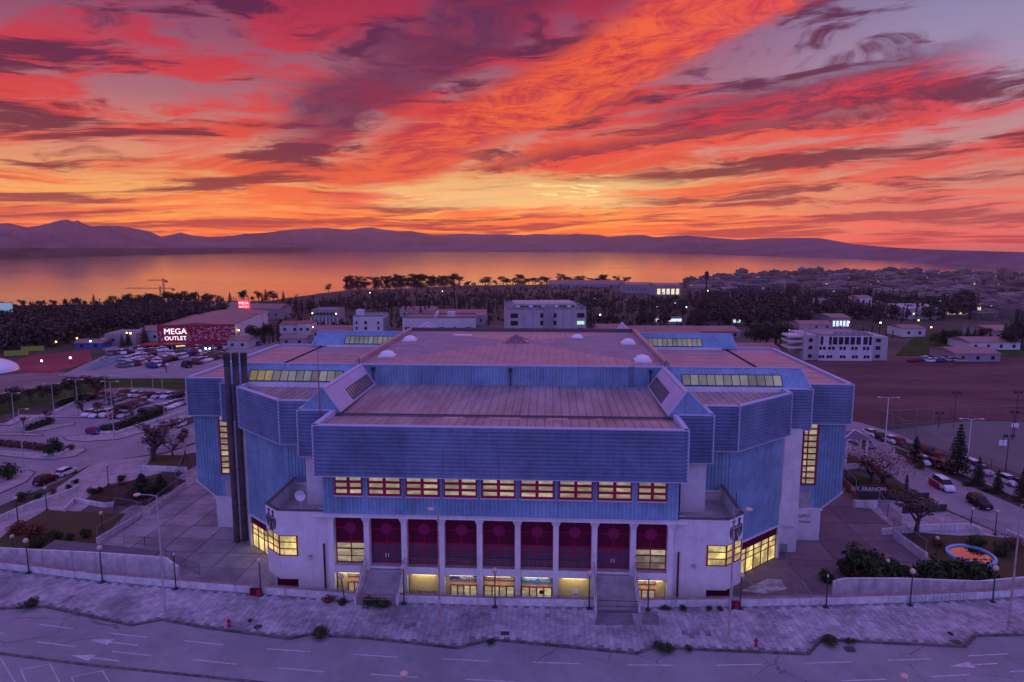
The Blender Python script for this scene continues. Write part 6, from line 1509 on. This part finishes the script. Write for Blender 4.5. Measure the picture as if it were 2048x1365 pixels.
p=G(1411,612); o=thing('radio_mast','thin dark radio mast before the sea right of the middle','mast',p); h=top_h(p,542); MB().tube([(0,0,0),(0,0,h)],[1.2,.5],6).build('mast',m_dark,o); MB().box(-1.6,1.6,-1,1,h-8,h-1).build('antenna_panels',m_dark,o)
# ------------------------------------------------------------------ the city on the right
fac=[mat('city_wall_%d'%k,c,.9,var=.25,vscale=.05) for k,c in enumerate(((.27,.21,.19),(.21,.165,.155),(.33,.275,.255),(.17,.13,.13),(.25,.17,.14)))]
m_cw=bpy.data.materials.new('city_window'); m_cw.use_nodes=True; X.T=m_cw.node_tree; b_=X.T.nodes['Principled BSDF']; b_.inputs['Base Color'].default_value=(.05,.04,.05,1); b_.inputs['Roughness'].default_value=.3
g_=X.T.nodes.new('ShaderNodeNewGeometry'); k_=ss(nz(X(g_.outputs['Position']),.16,2,.6),.64,.70)*.9; X.T.links.new(k_.v,b_.inputs['Emission Strength']); b_.inputs['Emission Color'].default_value=(1,.72,.36,1)
CV=[]
for k in range(5):
    q=random.Random(k+50); fl=q.choice((5,6,7)); mb=MB(); mb.mi=0; mb.box(-.5,.5,-.5,.5,-.3,1)
    for f in range(fl):
        z=(f+.55)/fl; mb.mi=1; mb.box(-.46,.46,-.505,-.47,z-.3/fl,z+.25/fl); mb.mi=0
        x0=q.uniform(-.5,-.2); x1=q.uniform(.2,.5); mb.box(x0,x1,-.6,-.49,(f+.1)/fl,(f+.42)/fl)
        for j in range(q.choice((3,4,5))): 
            u=q.uniform(-.4,.35); mb.box(u,u+.08,-.52,-.47,z-.3/fl,z+.27/fl)
        mb.mi=1; mb.box(.495,.503,-.35,-.1,z-.2/fl,z+.2/fl); mb.box(.495,.503,.1,.35,z-.2/fl,z+.2/fl); mb.mi=0
    mb.box(-.2,.15,-.2,.2,1,1+.8/fl); mb.box(.25,.4,-.3,0,1,1+.4/fl)
    CV.append([mb.mesh('city_block',f,m_cw) for f in fac])
CITY=[(1365,572),(1405,566),(1450,560),(1500,556),(1600,552),(1700,553),(1800,552),(1900,554),(2048,556),(2150,556)]
q=random.Random(8); nb=0
for rowi in range(11):
    t=rowi/10; px=1372+q.uniform(0,10)+t*30
    while px<2075:
        yb0=interp(CITY,px)+3; yb1={True:612,False:592}[px>1750]+ (26 if px>1960 else 0)
        if px<1480: yb1=yb0+30
        py=yb0+(yb1-yb0)*t+q.uniform(-2,2); p=G(px,py); s=mpp(p); wpx=q.uniform(14,30)*(1+.35*t); hpx=q.uniform(10,17)*(1+.5*t)*(1.25 if q.random()<.15 else 1)
        wd,dp,ht=wpx*s,q.uniform(12,20),hpx*s
        zone='nearest the sea' if t<.25 else 'in the middle of the city' if t<.7 else 'at the lower city edge'
        k=q.randrange(5); col=('greyish','dark grey','pale','dark mauve','tan')[k]
        side='far right' if px>1850 else 'centre right' if px>1600 else 'left end'
        o=link('apartment_block',q.choice(CV)[k],None,(p.x,p.y,p.z-.5),YAW+q.uniform(-.5,.5),(wd,dp,ht)); nb+=1
        tag(o,f'{"broad" if wpx/(1+.35*t)>22 else "narrow"} {"tall" if hpx/(1+.5*t)>13.5 else "low"} {col} apartment block {zone}, {side}','building','city apartment blocks')
        px+=wpx*q.uniform(.8,1.25)
# tall slab in the city and a few lit spots
# ------------------------------------------------------------------ lit lamps of the evening
m_gy=mat('lamp_glow_yellow',(1.0,.62,.12),.5,emit=14); m_gw=mat('lamp_glow_white',(.85,.95,1.0),.5,emit=14); m_gr=mat('lamp_glow_red',(1.0,.08,.05),.5,emit=8)
def glow(px,py,pb,c,label,r_=.6,grp='lit lamps of the town'):
    p=G(px,pb); h=max(2.0,top_h(p,py)); s=mpp(p); o=thing('lit_lamp',label,'street lamp',p,0,grp); MB().tube([(0,0,0),(0,0,h)],.1,5).build('pole',m_dark,o); MB().ball((0,0,h),max(.35,.5*s),8,5).build('bulb',{'y':m_gy,'w':m_gw,'r':m_gr}[c],o)
GL=[(256,666,694,'y','left of the twin yellow lamps by the outlet'),(263,667,694,'y','right of the twin yellow lamps by the outlet'),(182,683,696,'w','white lamp by the sports cabins'),(155,677,690,'y','small yellow lamp at the wood edge left'),(113,684,694,'y','small yellow lamp left of the track'),(626,627,655,'y','yellow lamp before the colonnade building'),(673,628,655,'y','yellow lamp right of the colonnade building'),(627,655,672,'y','low yellow lamp behind the left ridge'),(683,660,672,'w','bright white lamp behind the left ridge'),(774,661,672,'w','white lamp beside the plain white block'),(479,661,690,'y','orange lamp on the warehouse side'),(412,698,706,'w','left of two headlamp lights in the outlet car park'),(420,699,706,'w','right of two headlamp lights in the outlet car park'),(885,583,590,'w','tiny white lamp on the cape'),(740,586,592,'w','tiny white lamp left on the cape'),(1415,582,600,'y','bright yellow lamp below the radio mast'),(1476,579,592,'y','yellow lamp at the edge of the wood'),(1532,588,600,'w','white lamp in the wood'),(1350,606,620,'w','bright white lamp on the road by the waterside hall'),(1314,613,626,'w','white lamp on the road left'),(1372,615,630,'w','white lamp on the road right'),(1578,659,690,'w','bright white lamp beside the big dark trees'),(1507,630,650,'w','white lamp right of the cypress group'),(1547,635,650,'w','white lamp in the low wood'),(1725,617,630,'y','yellow lamp among the villas'),(1770,700,718,'w','white lamp at the corner of the office block'),(1826,628,645,'y','yellow lamp before the sports hall'),(1980,615,628,'y','orange lamp beside the lit yellow shop'),(1862,655,662,'y','yellow lamp over the car lot right'),(1836,641,655,'y','small yellow lamp right of the sports hall'),(2037,672,690,'r','red lamp at the right edge'),(1812,654,668,'r','red lamp on the small white shop'),(1697,645,656,'w','white lamp of the showroom'),(1890,592,600,'w','white lamp in the city'),(1834,575,585,'w','white lamp in the middle city'),(1878,560,570,'w','pale lamp high in the city'),(1965,572,580,'y','orange lamp high in the city right'),(1760,646,660,'w','white lamp of the traffic beside the showroom'),(1200,630,650,'w','white lamp behind the cypresses'),(1243,600,612,'w','tiny lamp on the open slope'),(1190,598,610,'w','tiny lamp on the open slope left'),(84,724,732,'w','lamp of the kiosk at the track'),(142,716,732,'w','white kiosk lamp by the track')]
for px,py,pb,c,lb in GL: glow(px,py,pb,c,lb if 'lamp' in lb else 'lamp '+lb)
for px0,px1,pb,c in ((1310,1326,648,m_wlit),(1336,1364,648,m_wcool),(1465,1482,650,m_wcool)):
    a=G(px0,pb); b=G(px1,pb); o=thing('kiosk',f'low lit kiosk on the road behind the arena, {"left" if px0<1320 else "middle" if px0<1400 else "right"} one','kiosk',a); d=b-a; L=d.length; o.rotation_euler=(0,0,math.atan2(d.y,d.x)); MB().box(0,L,0,5,0,4).build('wall',m_bg,o); MB().box(.4,L-.4,-.1,-.01,1.4,3.2).build('lit_window',c,o)
